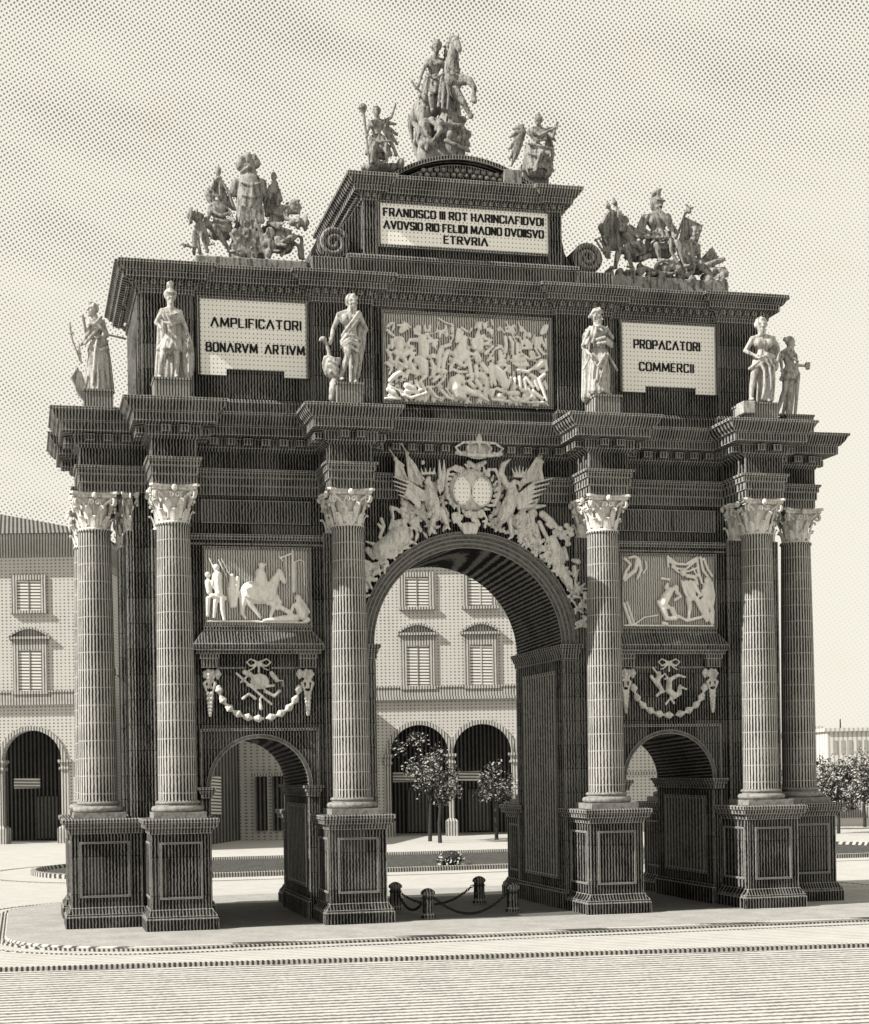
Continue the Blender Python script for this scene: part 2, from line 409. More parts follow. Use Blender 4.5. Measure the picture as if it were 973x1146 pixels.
def arch_block(m, x0, x1, z1, cx, hw, sp, y0, y1, ends=(True, True), seg=28, ds=None):
    arc = [(cx-hw*cos(pi*k/seg), sp+hw*sin(pi*k/seg)) for k in range(seg+1)]
    for y, fl in ((y0, False), (y1, True)):
        def q(a, b, c, d):
            vs = [(p[0], y, p[1]) for p in (a, b, c, d)]; m.add(vs, [(0, 1, 2, 3) if not fl else (3, 2, 1, 0)])
        q((x0, 0), (cx-hw, 0), (cx-hw, sp), (x0, sp)); q((x0, sp), (cx-hw, sp), (cx-hw, z1), (x0, z1))
        q((cx+hw, 0), (x1, 0), (x1, sp), (cx+hw, sp)); q((cx+hw, sp), (x1, sp), (x1, z1), (cx+hw, z1))
        for k in range(seg):
            a, b = arc[k], arc[k+1]; q(a, b, (b[0], z1), (a[0], z1))
    for x, fl in ((cx-hw, 0), (cx+hw, 1)):
        vs = [(x, y0, 0), (x, y1, 0), (x, y1, sp), (x, y0, sp)]; m.add(vs, [(0, 1, 2, 3) if not fl else (3, 2, 1, 0)])
    if ends[0]: m.add([(x0, y0, 0), (x0, y0, z1), (x0, y1, z1), (x0, y1, 0)], [(0, 1, 2, 3)])
    if ends[1]: m.add([(x1, y0, 0), (x1, y1, 0), (x1, y1, z1), (x1, y0, z1)], [(0, 1, 2, 3)])
    m.add([(x0, y0, z1), (x1, y0, z1), (x1, y1, z1), (x0, y1, z1)], [(0, 1, 2, 3)])
    s = ds if ds is not None else m
    for k in range(seg):
        a, b = arc[k], arc[k+1]; s.add([(a[0], y0, a[1]), (a[0], y1, a[1]), (b[0], y1, b[1]), (b[0], y0, b[1])], [(0, 1, 2, 3)])

WX = 8.45
for sgn, nm in ((-1, 'side_bay'), (1, 'side_bay')):
    m = MB(); so_ = MB()
    xs = sorted((sgn*WX, sgn*3.35))
    arch_block(m, xs[0], xs[1], ZAB+.1, sgn*BX, BHW, BSP, YF, YB, ends=(sgn < 0, sgn > 0), ds=so_)
    o = part(m, nm, M['wall']); part(so_, 'vault', M['wall_h'], o)
m = MB(); so_ = MB()
arch_block(m, -3.35, 3.35, ZAB+.1, 0, MHW, MSP, YF, YB, ends=(False, False), ds=so_)
o = part(m, 'central_bay', M['wall']); part(so_, 'vault', M['wall_h'], o)

# ---- plan outline of the entablature with its ressauts over the columns
def plan(fy, fw, wy, sx_, sw, wx):
    """front-left quadrant mirrored twice; counter-clockwise from above"""
    q = [(-wx, SY+sw), (-sx_, SY+sw), (-sx_, wy), (-X2-fw, wy), (-X2-fw, fy), (-X2+fw, fy), (-X2+fw, wy), (-X3-fw, wy), (-X3-fw, fy), (-X3+fw, fy), (-X3+fw, wy)]
    left_front = q
    right_front = [(-x, y) for x, y in reversed(q)]
    front = left_front+right_front
    back = [(x, 6-y) for x, y in reversed(front)]
    return front+back
FR = plan(-.52, .52, .90, SX+.34, .52, 8.5)
m = MB(); belt(m, FR, [(-.02, 10.62), (.0, 10.66), (.0, 10.84), (.04, 10.85), (.04, 11.04), (.08, 11.05), (.08, 11.16), (.13, 11.20), (.13, 11.25), (.0, 11.27)], top=False, bottom=True)
part(m, 'architrave', M['mould'])
m = MB(); belt(m, FR, [(0, 11.26), (0, 11.70)], top=False)
part(m, 'frieze', M['wall'])
m = MB(); belt(m, FR, [(.0, 11.68), (.08, 11.74), (.12, 11.76), (.14, 11.98), (.42, 12.00), (.46, 12.02), (.46, 12.22), (.52, 12.24), (.54, 12.28), (.60, 12.34), (.66, 12.46), (.70, 12.48), (.70, 12.54)], top=True)
co = part(m, 'cornice', M['mould'])
m = MB(); dentils(m, FR, .14, .36, 11.80, 11.96, .21, .43)
part(m, 'dentil_course', M['mould'], co)

# ---- attic
AY, AX = 1.0, 8.25
pw = .66
def aplan(py, wx=AX, wy=AY):
    q = [(-wx, 2.9), (-wx, wy), (-X2-.62, wy), (-X2-.62, wy-py), (-X2+.62, wy-py), (-X2+.62, wy), (-X3-pw, wy), (-X3-pw, wy-py), (-X3+pw+.2, wy-py), (-X3+pw+.2, wy)]
    r = [(-x, y) for x, y in reversed(q)]; f = q+r
    return f+[(x, 6-y) for x, y in reversed(f)]
AP = aplan(.14)
m = MB(); belt(m, AP, [(0, 12.5), (0, 15.62)], top=True); part(m, 'attic_wall', M['wall'])
m = MB(); belt(m, AP, [(.10, 12.54), (.10, 12.92), (.05, 12.98), (.0, 13.02)], top=False); part(m, 'attic_plinth', M['ped'])
m = MB(); belt(m, AP, [(0, 15.48), (.04, 15.50), (.04, 15.60), (.10, 15.64), (.14, 15.74), (.30, 15.78), (.36, 15.80), (.36, 15.93), (.44, 15.96), (.50, 16.06), (.56, 16.09), (.56, 16.16)], top=True)
co = part(m, 'attic_cornice', M['mould'])
m = MB(); dentils(m, AP, .12, .24, 15.66, 15.76, .10, .22); part(m, 'dentil_course', M['mould'], co)

# ---- upper attic (the inscribed block)
m = MB(); belt(m, rect(-3.0, 3.0, .85, 5.15), [(0, 16.1), (0, 16.62), (.06, 16.64), (.06, 16.72), (0, 16.76)], top=True)
m.box(-3.95, -2.99, .75, 5.25, 16.12, 16.60); m.box(2.99, 3.95, .75, 5.25, 16.12, 16.60)
part(m, 'block_plinth', M['mould'])
UP = [(-2.62, .86), (-2.26, .86), (-2.26, .98), (2.26, .98), (2.26, .86), (2.62, .86), (2.62, 5.14), (-2.62, 5.14)]
m = MB(); belt(m, UP, [(0, 16.7), (0, 18.14)], top=True); part(m, 'upper_block', M['wall'])
m = MB(); belt(m, UP, [(0, 18.10), (.04, 18.12), (.05, 18.22), (.12, 18.27), (.24, 18.30), (.26, 18.42), (.34, 18.46), (.40, 18.56), (.46, 18.60), (.46, 18.68)], top=True)
co = part(m, 'block_cornice', M['mould'])
m = MB(); dentils(m, UP, .06, .15, 18.17, 18.25, .08, .18); part(m, 'dentil_course', M['mould'], co)
# curved crowning
m = MB()
def arcz(hw, rise, z0, n=24): return [(hw-2*hw*k/n, z0+rise*(1-(1-2*k/n)**2)) for k in range(n+1)]
m.prism([(-1.72, 18.62), (1.72, 18.62)]+arcz(1.72, .56, 18.66), 1.0, 5.0); part(m, 'curved_crown', M['wall'])
m = MB(); a1 = arcz(1.86, .60, 18.70); a0 = arcz(1.86, .60, 18.80)
m.prism([(-1.86, 18.66)]+[(1.86, 18.66)]+a0, .90, .995+.1); 
m2 = MB(); n_ = len(a1)
vs = []
for (x, z) in a1: vs += [(x, .86, z+.02), (x, 5.14, z+.02), (x, .86, z+.13), (x, 5.14, z+.13)]
fs = []
for k in range(n_-1):
    a = 4*k; b = a+4
    fs += [(a, b, b+1, a+1), (a+2, a+3, b+3, b+2), (a, a+2, b+2, b), (a+1, b+1, b+3, a+3)]
fs += [(0, 1, 3, 2), (4*(n_-1), 4*(n_-1)+2, 4*(n_-1)+3, 4*(n_-1)+1)]
m2.add(vs, fs); part(m2, 'crown_moulding', M['mould'])
m = MB(); rr = random.Random(3)
for k in range(26):
    x = -1.1+2.2*k/25; m.ell((x, .97, 18.84+.12*(k % 2)+.1*(1-(x/1.4)**2)), (.07, .06, .06), 8, 5)
part(m, 'foliage_carving', M['trophy'], smooth=True)
# side consoles with scrolls
for sgn in (-1, 1):
    m = MB()
    x0 = 2.63
    if sgn < 0:
        pts = [(x0, 16.74), (x0+.98, 16.74), (x0+.86, 17.2), (x0+.5, 17.5), (x0+.22, 17.85), (x0+.10, 18.06), (x0, 18.06)]
    else:
        pts = [(x0, 16.62), (x0+.50, 16.62), (x0+.30, 16.86), (x0+.15, 17.2), (x0+.07, 17.6), (x0+.06, 18.06), (x0, 18.06)]
    m.prism([(sgn*x, z) for x, z in pts], 1.15, 4.9)
    o = part(m, 'console', M['ped'])
    m = MB(); cx_, cz_ = sgn*3.36, 17.02
    sp_ = [(cx_+sgn*(-1)*(.36-.30*t)*cos(2*pi*1.9*t+.6)*1.0, .93, cz_+(.36-.30*t)*sin(2*pi*1.9*t+.6)) for t in [i/60 for i in range(61)]]
    m.tube(sp_, [.055-.02*i/60 for i in range(61)], 8); m.prism([(cx_+.40*cos(2*pi*k/28), cz_+.40*sin(2*pi*k/28)) for k in range(28)], .96, 5.04)
    part(m, 'scroll', M['mould'], o)

# ---- pedestals, columns, capitals
def capital_mesh():
    m = MB()
    m.lathe([(.43, 0), (.47, .02), (.47, .06), (.42, .09), (.385, .12), (.39, .45), (.42, .66), (.50, .80)], seg=28)
    def leaf(a, r0, z0, h, wd, curl):
        prof = [(0, 0, .75), (.02, .28, .95), (.035, .5, .8), (.06, .7, .95), (.10, .86, .7), (curl*.8, 1.0, .62), (curl, .93, .4), (curl*.92, .82, .16)]
        d = Vector((cos(a), sin(a), 0)); tt = Vector((-sin(a), cos(a), 0)); vs = []; fs = []
        for dr, tz, ww in prof:
            c = d*(r0+dr)+Vector((0, 0, z0+tz*h))
            vs += [c-tt*wd*ww/2, c+d*.045, c+tt*wd*ww/2, c-d*.015]
        n = len(prof)
        for i in range(n-1):
            for k in range(4):
                k2 = (k+1) % 4; fs.append((4*i+k, 4*i+k2, 4*i+4+k2, 4*i+4+k))
        fs += [(3, 2, 1, 0), tuple(4*(n-1)+k for k in range(4))]
        m.add(vs, fs)
    for k in range(8): leaf(2*pi*k/8, .40, .07, .30, .27, .16)
    for k in range(8): leaf(2*pi*(k+.5)/8, .40, .14, .48, .24, .20)
    for k in range(4):
        a = pi/4+k*pi/2; d = Vector((cos(a), sin(a), 0))
        for s in (-1, 1):                       # corner volutes
            a2 = a+s*.42; d2 = Vector((cos(a2), sin(a2), 0)); base = d2*.44+Vector((0, 0, .50))
            top = d*.74+Vector((0, 0, .77)); pts = [base, base.lerp(top, .4)+Vector((0, 0, .07)), base.lerp(top, .75)+Vector((0, 0, .06))]
            tt = Vector((-sin(a), cos(a), 0))*s*.035
            for t in range(15):
                q = t/14; r = .105-.075*q; an = pi/2-q*2*pi*1.25
                pts.append(d*(.70+r*cos(an))+Vector((0, 0, .70+r*sin(an)))+tt)
            m.tube(pts, [.035]*3+[.034-.012*t/14 for t in range(15)], 6)
        a = k*pi/2; d = Vector((cos(a), sin(a), 0)); t_ = Vector((-sin(a), cos(a), 0))
        for s in (-1, 1):
            pts = [d*.44+t_*s*.22+Vector((0, 0, .5))]
            for t in range(11):
                q = t/10; r = .075-.05*q; an = pi-q*2*pi*1.1
                pts.append(d*.53+t_*s*(.085+r*-cos(an))*1.0+Vector((0, 0, .70+r*sin(an))))
            m.tube(pts, .024, 6)
        m.ell(d*.60+Vector((0, 0, .86)), (.085, .085, .085), 8, 6)
    ab = []
    for k in range(4):
        a = pi/4+k*pi/2; c = .90
        p = Vector((cos(a), sin(a)))*c; q = Vector((cos(a+pi/2), sin(a+pi/2)))*c; mid = (p+q)/2
        tt = Vector((-sin(a), cos(a)))
        ab += [(p-tt*.06)[:], (p+tt*.06)[:]]
        for t in (.2, .35, .5, .65, .8):
            e = p.lerp(q, t); ab.append((e-mid.normalized()*.12*(1-(2*t-1)**2))[:])
    belt(m, ab, [(-.12, .80), (-.06, .83), (-.06, .88), (0, .90), (0, .955)], bottom=True)
    return m
CAP = capital_mesh()

def ped_parts(parent, cx, cy, hw, z_extra=0):
    r = rect(cx-hw, cx+hw, cy-hw, cy+hw)
    return r
def pedestal(cx, cy, dx, dy):
    """pedestal on axis cx,cy that runs back into the wall towards (dx,dy)"""
    h = .70
    x0, x1, y0, y1 = cx-h, cx+h, cy-h, cy+h
    if dy > 0: y1 = 1.1
    if dy < 0: y0 = 4.9
    if dx > 0: x1 = -WX+.1
    if dx < 0: x0 = WX-.1
    R = rect(x0, x1, y0, y1)
    m = MB(); belt(m, R, [(0, .50), (0, 2.40)], top=False)
    o = part(m, 'pedestal', M['ped'])
    m = MB(); belt(m, R, [(.15, .05), (.15, .36), (.12, .38), (.13, .42), (.05, .52), (.03, .58), (-.02, .60)], top=False)
    part(m, 'base_moulding', M['ped'], o)
    m = MB(); belt(m, R, [(-.02, 2.34), (.03, 2.36), (.04, 2.42), (.09, 2.48), (.14, 2.50), (.15, 2.58), (.19, 2.62), (.19, 2.70), (.14, 2.72)], top=True)
    part(m, 'cap_moulding', M['mould'], o)
    # raised panel frames on the free faces
    m = MB()
    def frame(ax_, face, a, b, z0, z1, s):
        t = .045; d = .022
        for (p, q, u, v) in ((a, b, z0, z0+t), (a, b, z1-t, z1), (a, a+t, z0+t, z1-t), (b-t, b, z0+t, z1-t)):
            if ax_ == 'y': m.box(p, q, min(face, face+s*d), max(face, face+s*d), u, v)
            else: m.box(min(face, face+s*d), max(face, face+s*d), p, q, u, v)
    ix, iy = .20, .20
    if dy > 0: frame('y', y0, x0+ix, x1-ix, .82, 2.16, -1)
    if dy < 0: frame('y', y1, x0+ix, x1-ix, .82, 2.16, 1)
    if dy: frame('x', x0, y0+iy, y1-.3, .82, 2.16, -1); frame('x', x1, y0+iy, y1-.3, .82, 2.16, 1)
    if dx > 0: frame('x', x0, y0+iy, y1-iy, .82, 2.16, -1); frame('y', y0, x0+ix, x1-ix-.1, .82, 2.16, -1)
    if dx < 0: frame('x', x1, y0+iy, y1-iy, .82, 2.16, 1); frame('y', y0, x0+ix+.1, x1-ix, .82, 2.16, -1)
    part(m, 'panel_frame', M['arch_mould'], o)
SH = MB()
pr = []
for k in range(15):
    t = k/14; z = 3.14+t*(9.66-3.14); pr.append((.46-.065*t**1.7, z))
SH.lathe([(.50, 3.10), (.50, 3.13)]+pr+[(.43, 9.70), (.43, 9.73)], seg=48)
BS = MB()
def torus_prof(r, z, rr, n=7): return [(r+rr*cos(a), z+rr*sin(a)) for a in [radians(-90+180*k/(n-1)) for k in range(n)]]
BS.lathe([(.3, 2.86)]+torus_prof(.55, 2.935, .075)+[(.545, 3.01)]+[(.50, 3.02), (.49, 3.05)]+torus_prof(.50, 3.085, .035, 5)+[(.45, 3.12)], seg=40)
BS.box(-.62, .62, -.62, .62, 2.705, 2.86)
def column_at(cx, cy):
    def fix(mb):
        q = MB(); q.v = [(x+cx, y+cy, z) for x, y, z in mb.v]; q.f = mb.f; return q
    o = part(fix(SH), 'column', M['shaft'], smooth=True, angle=40, loc=(cx, cy, 3.1))
    part(fix(BS), 'base', M['torus'], o, smooth=True, angle=40, loc=(cx, cy, 2.7))
    q = MB(); q.v = [(x*.87+cx, y*.87+cy, z*.975+9.70) for x, y, z in CAP.v]; q.f = CAP.f
    part(q, 'capital', M['carved'], o, smooth=True, angle=35, loc=(cx, cy, 9.7))
cols = [(-X2, 0, 0, 1), (-X3, 0, 0, 1), (X3, 0, 0, 1), (X2, 0, 0, 1), (-SX, SY, 1, 0), (SX, SY, -1, 0)]
cols += [(x, 6-y, dx, -dy) for x, y, dx, dy in cols]
for cx_, cy_, dx, dy in cols:
    column_at(cx_, cy_); pedestal(cx_, cy_, dx, dy)
# wall pilasters behind the columns, with flattened capitals
for x in (-X2, -X3, X3, X2):
    for yc, s in ((YF, -1), (YB, 1)):
        m = MB(); y0, y1 = sorted((yc+.02*-s, yc+.17*s))
        m.box(x-.46, x+.46, y0, y1, 2.6, 9.72)
        o = part(m, 'pilaster', M['wall_mid'])
        q = MB(); q.v = [(vx*.87+x, yc+.05*s+vy*.34, vz*.97+9.71) for vx, vy, vz in CAP.v]; q.f = CAP.f
        part(q, 'capital', M['carved'], o, smooth=True, angle=35)
for sgn in (-1, 1):
    for y in (SY, 6-SY):
        m = MB(); xw = sgn*WX; x0, x1 = sorted((xw-.02*sgn, xw+.15*sgn)); m.box(x0, x1, y-.46, y+.46, 2.6, 9.72)
        o = part(m, 'pilaster', M['wall_mid'])
        q = MB(); q.v = [(xw+.04*sgn+vx*.34, vy*.87+y, vz*.97+9.71) for vx, vy, vz in CAP.v]; q.f = CAP.f
        part(q, 'capital', M['carved'], o, smooth=True, angle=35)

# ---- mouldings of the bays (front and back)
def yb(a, b, back):                       # depth interval on the front, or mirrored on the back
    return (a, b) if not back else (6-b, 6-a)
for back in (False, True):
    for sgn in (-1, 1):
        c = sgn*BX
        # plain strip frame beside the small arch + impost
        m = MB(); y0, y1 = yb(.955, 1.01, back)
        for xa, xb, za, zb in ((-1.48, 1.48, 4.80, 4.86), (-1.48, -1.43, .5, 4.80), (1.43, 1.48, .5, 4.80)): m.box(c+xa, c+xb, y0, y1, za, zb)
        part(m, 'bay_frame', M['mould'])
        m = MB(); y0, y1 = yb(.965, 1.01, back)
        n = 28; vs = []; fs = []
        for k in range(n+1):
            a = pi*k/n
            for r, y in ((BHW-.001, y0), (BHW+.10, y0), (BHW+.10, y1), (BHW-.001, y1)): vs.append((c-r*cos(a), y, BSP+r*sin(a)))
        for k in range(n):
            for j in range(4): fs.append((4*k+j, 4*k+(j+1) % 4, 4*k+4+(j+1) % 4, 4*k+4+j))
        m.add(vs, fs); part(m, 'archivolt', M['arch_mould'])
        # string course, blank panel
        m = MB(); y0, y1 = yb(.93, 1.01, back); m.box(c-1.66, c+1.66, y0, y1, 9.52, 9.60); y0, y1 = yb(.90, 1.01, back); m.box(c-1.66, c+1.66, y0, y1, 9.60, 9.66)
        m.box(c-1.66, c+1.66, *yb(.96, 1.01, back), 9.40, 9.44)
        part(m, 'string_course', M['mould'])
        m = MB(); m.box(c-1.36, c+1.36, *yb(.93, 1.01, back), 9.93, 10.50); part(m, 'blank_panel', M['wall_mid'])
        # sloping shelf under the relief, its fascia and the two consoles
        m = MB(); ya, yc = yb(.72, 1.01, back); yt0, yt1 = yb(.90, 1.01, back)
        f_ = 1.0
        zt, zb = 7.28, 6.94
        vs = [(c-1.62, ya if not back else yc, zb), (c+1.62, ya if not back else yc, zb), (c+1.36, yt0 if not back else yt1, zt), (c-1.36, yt0 if not back else yt1, zt)]
        yw = 1.01 if not back else 4.99
        vs += [(c-1.62, yw, zb), (c+1.62, yw, zb), (c+1.36, yw, zt), (c-1.36, yw, zt)]
        m.add(vs, [(0, 1, 2, 3), (4, 7, 6, 5), (0, 3, 7, 4), (1, 5, 6, 2), (3, 2, 6, 7)])
        m.box(c-1.62, c+1.62, *yb(.70, 1.01, back), 6.79, 6.938); m.box(c-1.54, c+1.54, *yb(.75, 1.01, back), 6.70, 6.79)
        m.box(c-1.34, c+1.34, *yb(.88, 1.01, back), 7.28, 7.38)
        part(m, 'shelf', M['wall_mid'])
        for s in (-1, 1):
            m = MB(); m.box(c+s*1.22-.20, c+s*1.22+.20, *yb(.79, 1.01, back), 6.36, 6.60); m.box(c+s*1.22-.23, c+s*1.22+.23, *yb(.77, 1.01, back), 6.585, 6.695)
            part(m, 'bracket', M['mould'])
            m = MB(); m.box(c+s*.685-.365, c+s*.685+.365, *yb(.975, 1.01, back), 6.34, 6.38); part(m, 'fillet', M['mould'])
    # main arch: archivolt in three steps, imposts on the front
    m = MB(); n = 48
    for r0, r1, ya in ((MHW-.002, 2.58, .96), (2.58, 2.68, .92), (2.68, 2.78, .88), (2.78, 2.88, .80)):
        vs = []; fs = []; y0, y1 = yb(ya, 1.01, back)
        for k in range(n+1):
            a = pi*k/n
            for r, y in ((r0, y0), (r1, y0), (r1, y1), (r0, y1)): vs.append((-r*cos(a), y, MSP+r*sin(a)))
        for k in range(n):
            for j in range(4): fs.append((4*k+j, 4*k+(j+1) % 4, 4*k+4+(j+1) % 4, 4*k+4+j))
        m.add(vs, fs)
    part(m, 'main_archivolt', M['arch_mould'])
    for s in (-1, 1):
        m = MB(); xa, xb = sorted((s*2.47, s*2.86)); m.box(xa, xb, *yb(.86, 1.01, back), .5, 6.55)
        part(m, 'arch_pilaster', M['wall_mid'])
# imposts run through the passages
def impost(xc, hw, side, z0, z1, w_=.38):
    """little cornice on one jamb of an opening; side +1 = the right jamb"""
    R = rect(xc+hw, xc+hw+w_, .84, 5.16) if side > 0 else rect(xc-hw-w_, xc-hw, .84, 5.16)
    m = MB(); h = z1-z0
    belt(m, R, [(0, z0), (.03, z0+.02), (.03, z0+h*.35), (.07, z0+h*.5), (.07, z0+h*.65), (.12, z0+h*.8), (.12, z1)], bottom=True)
    part(m, 'impost', M['mould'])
for s in (-1, 1): impost(0, MHW, s, 6.56, 6.94)
for c in (-BX, BX):
    for s in (-1, 1): impost(c, BHW, s, 3.14, 3.42, .22)
# jamb panels and plinths
for xc, hw, zt in ((0, MHW, 6.3), (-BX, BHW, 2.95), (BX, BHW, 2.95)):
    for s in (-1, 1):
        x = xc+s*hw; m = MB()
        def bx_(d0, d1, ya, yc, za, zb):
            xa, xb = sorted((x-s*d1, x-s*d0)); m.box(xa, xb, ya, yc, za, zb)
        bx_(-.01, .09, .93, 5.07, .05, .52); bx_(-.01, .05, .96, 5.04, .52, .60)
        part(m, 'jamb_plinth', M['ped'])
        m = MB()
        for ya, yc, za, zb in ((1.5, 4.5, .85, .92), (1.5, 4.5, zt-.07, zt), (1.5, 1.57, .92, zt-.07), (4.43, 4.5, .92, zt-.07)): bx_(-.01, .03, ya, yc, za, zb)
        bx_(-.01, .012, 1.57, 4.43, .92, zt-.07)
        part(m, 'jamb_panel', M['jamb'])

# ---- inscription tablets
GL = {'A': [[(0, 0), (.42, 1), (.84, 0)]], 'M': [[(0, 0), (.06, 1), (.46, .12), (.86, 1), (.92, 0)]], 'P': [[(0, 0), (0, 1), (.55, 1), (.62, .9), (.62, .55), (.55, .45), (0, .45)]],
 'L': [[(0, 1), (0, 0), (.55, 0)]], 'I': [[(0, 0), (0, 1)]], 'F': [[(0, 0), (0, 1), (.55, 1)], [(0, .52), (.42, .52)]], 'C': [[(.6, .82), (.5, 1), (.1, 1), (0, .85), (0, .15), (.1, 0), (.5, 0), (.6, .18)]],
 'T': [[(0, 1), (.7, 1)], [(.35, 0), (.35, 1)]], 'O': [[(.1, 0), (.55, 0), (.65, .15), (.65, .85), (.55, 1), (.1, 1), (0, .85), (0, .15), (.1, 0)]], 'R': [[(0, 0), (0, 1), (.52, 1), (.6, .9), (.6, .6), (.52, .48), (0, .48)], [(.32, .48), (.62, 0)]],
 'B': [[(0, 0), (0, 1), (.5, 1), (.56, .9), (.56, .62), (.48, .52), (0, .52)], [(.48, .52), (.62, .4), (.62, .12), (.52, 0), (0, 0)]], 'N': [[(0, 0), (0, 1), (.62, 0), (.62, 1)]], 'V': [[(0, 1), (.38, 0), (.76, 1)]],
 'D': [[(0, 0), (0, 1), (.48, 1), (.62, .82), (.62, .18), (.48, 0), (0, 0)]], 'H': [[(0, 0), (0, 1)], [(.6, 0), (.6, 1)], [(0, .5), (.6, .5)]], 'E': [[(.52, 0), (0, 0), (0, 1), (.52, 1)], [(0, .52), (.42, .52)]],
 'S': [[(.55, .86), (.45, 1), (.1, 1), (0, .86), (0, .62), (.1, .52), (.45, .5), (.55, .38), (.55, .14), (.45, 0), (.1, 0), (0, .14)]]}
def letters(txt, cx, y, cz, size, width, parent):
    """cut capitals, drawn as flat raised strokes"""
    h = .72*size; xs = []; x = 0
    for ch in txt:
        if ch == ' ': x += .42; continue
        w_ = max(p[0] for st in GL[ch] for p in st); xs.append((ch, x)); x += w_+.34
    tot = x-.34; k = width/tot; m = MB(); th = .021
    for ch, x0 in xs:
        for st in GL[ch]:
            for a_, b_ in zip(st, st[1:]):
                p = Vector((cx-width/2+(x0+a_[0])*k, cz-h/2+a_[1]*h)); q = Vector((cx-width/2+(x0+b_[0])*k, cz-h/2+b_[1]*h)); d = (q-p).normalized(); n = Vector((-d.y, d.x))
                t = th*(1.15 if abs(d.y) > .5 else .72); p -= d*.012; q += d*.012
                m.prism([(v.x, v.y) for v in (p-n*t, q-n*t, q+n*t, p+n*t)], y-.008+random.uniform(-.002, .002), y+.012)
    return part(m, 'lettering', M['ink'], parent)
def tablet(x0, x1, z0, z1, y, lines, notch=False):
    m = MB()
    if notch:
        a = x0+(x1-x0)*.24; b = x1-(x1-x0)*.21; nz = z0+.16
        m.prism([(x0, z0), (a, z0), (a, nz), (b, nz), (b, z0), (x1, z0), (x1, z1), (x0, z1)], y-.07, y+.02)
    else: m.box(x0, x1, y-.07, y+.02, z0, z1)
    o = part(m, 'inscription_tablet', M['tablet'])
    for txt, cx, cz, size, wd in lines: letters(txt, cx, y-.075, cz, size, wd, o)
    m = MB(); t = .07
    m.box(x0-t, x1+t, y-.09, y+.01, z1+.004, z1+t); m.box(x0-t, x0-.004, y-.09, y+.01, z0, z1+.004); m.box(x1+.004, x1+t, y-.09, y+.01, z0, z1+.004)
    if not notch: m.box(x0-t, x1+t, y-.09, y+.01, z0-t, z0-.004)
    part(m, 'frame', M['mould'], o)
tablet(-6.73, -4.11, 13.58, 15.44, .99, [('AMPLIFICATORI', -5.35, 14.88, .29, 2.22), ('BONARVM  ARTIVM', -5.37, 14.26, .29, 2.42)], True)
tablet(4.26, 6.85, 13.58, 15.38, .99, [('PROPACATORI', 5.50, 14.83, .29, 1.83), ('COMMERCII', 5.48, 14.25, .29, 1.50)], True)
tablet(-2.16, 2.27, 17.05, 18.08, .97, [('FRANDISCO III ROT HARINCIAFIDVDI', .03, 17.86, .26, 4.2), ('AVOVSIO RIO FELIDI MAONO DVOIISVO', .03, 17.54, .26, 4.2), ('ETRVRIA', .06, 17.25, .25, 1.14)])

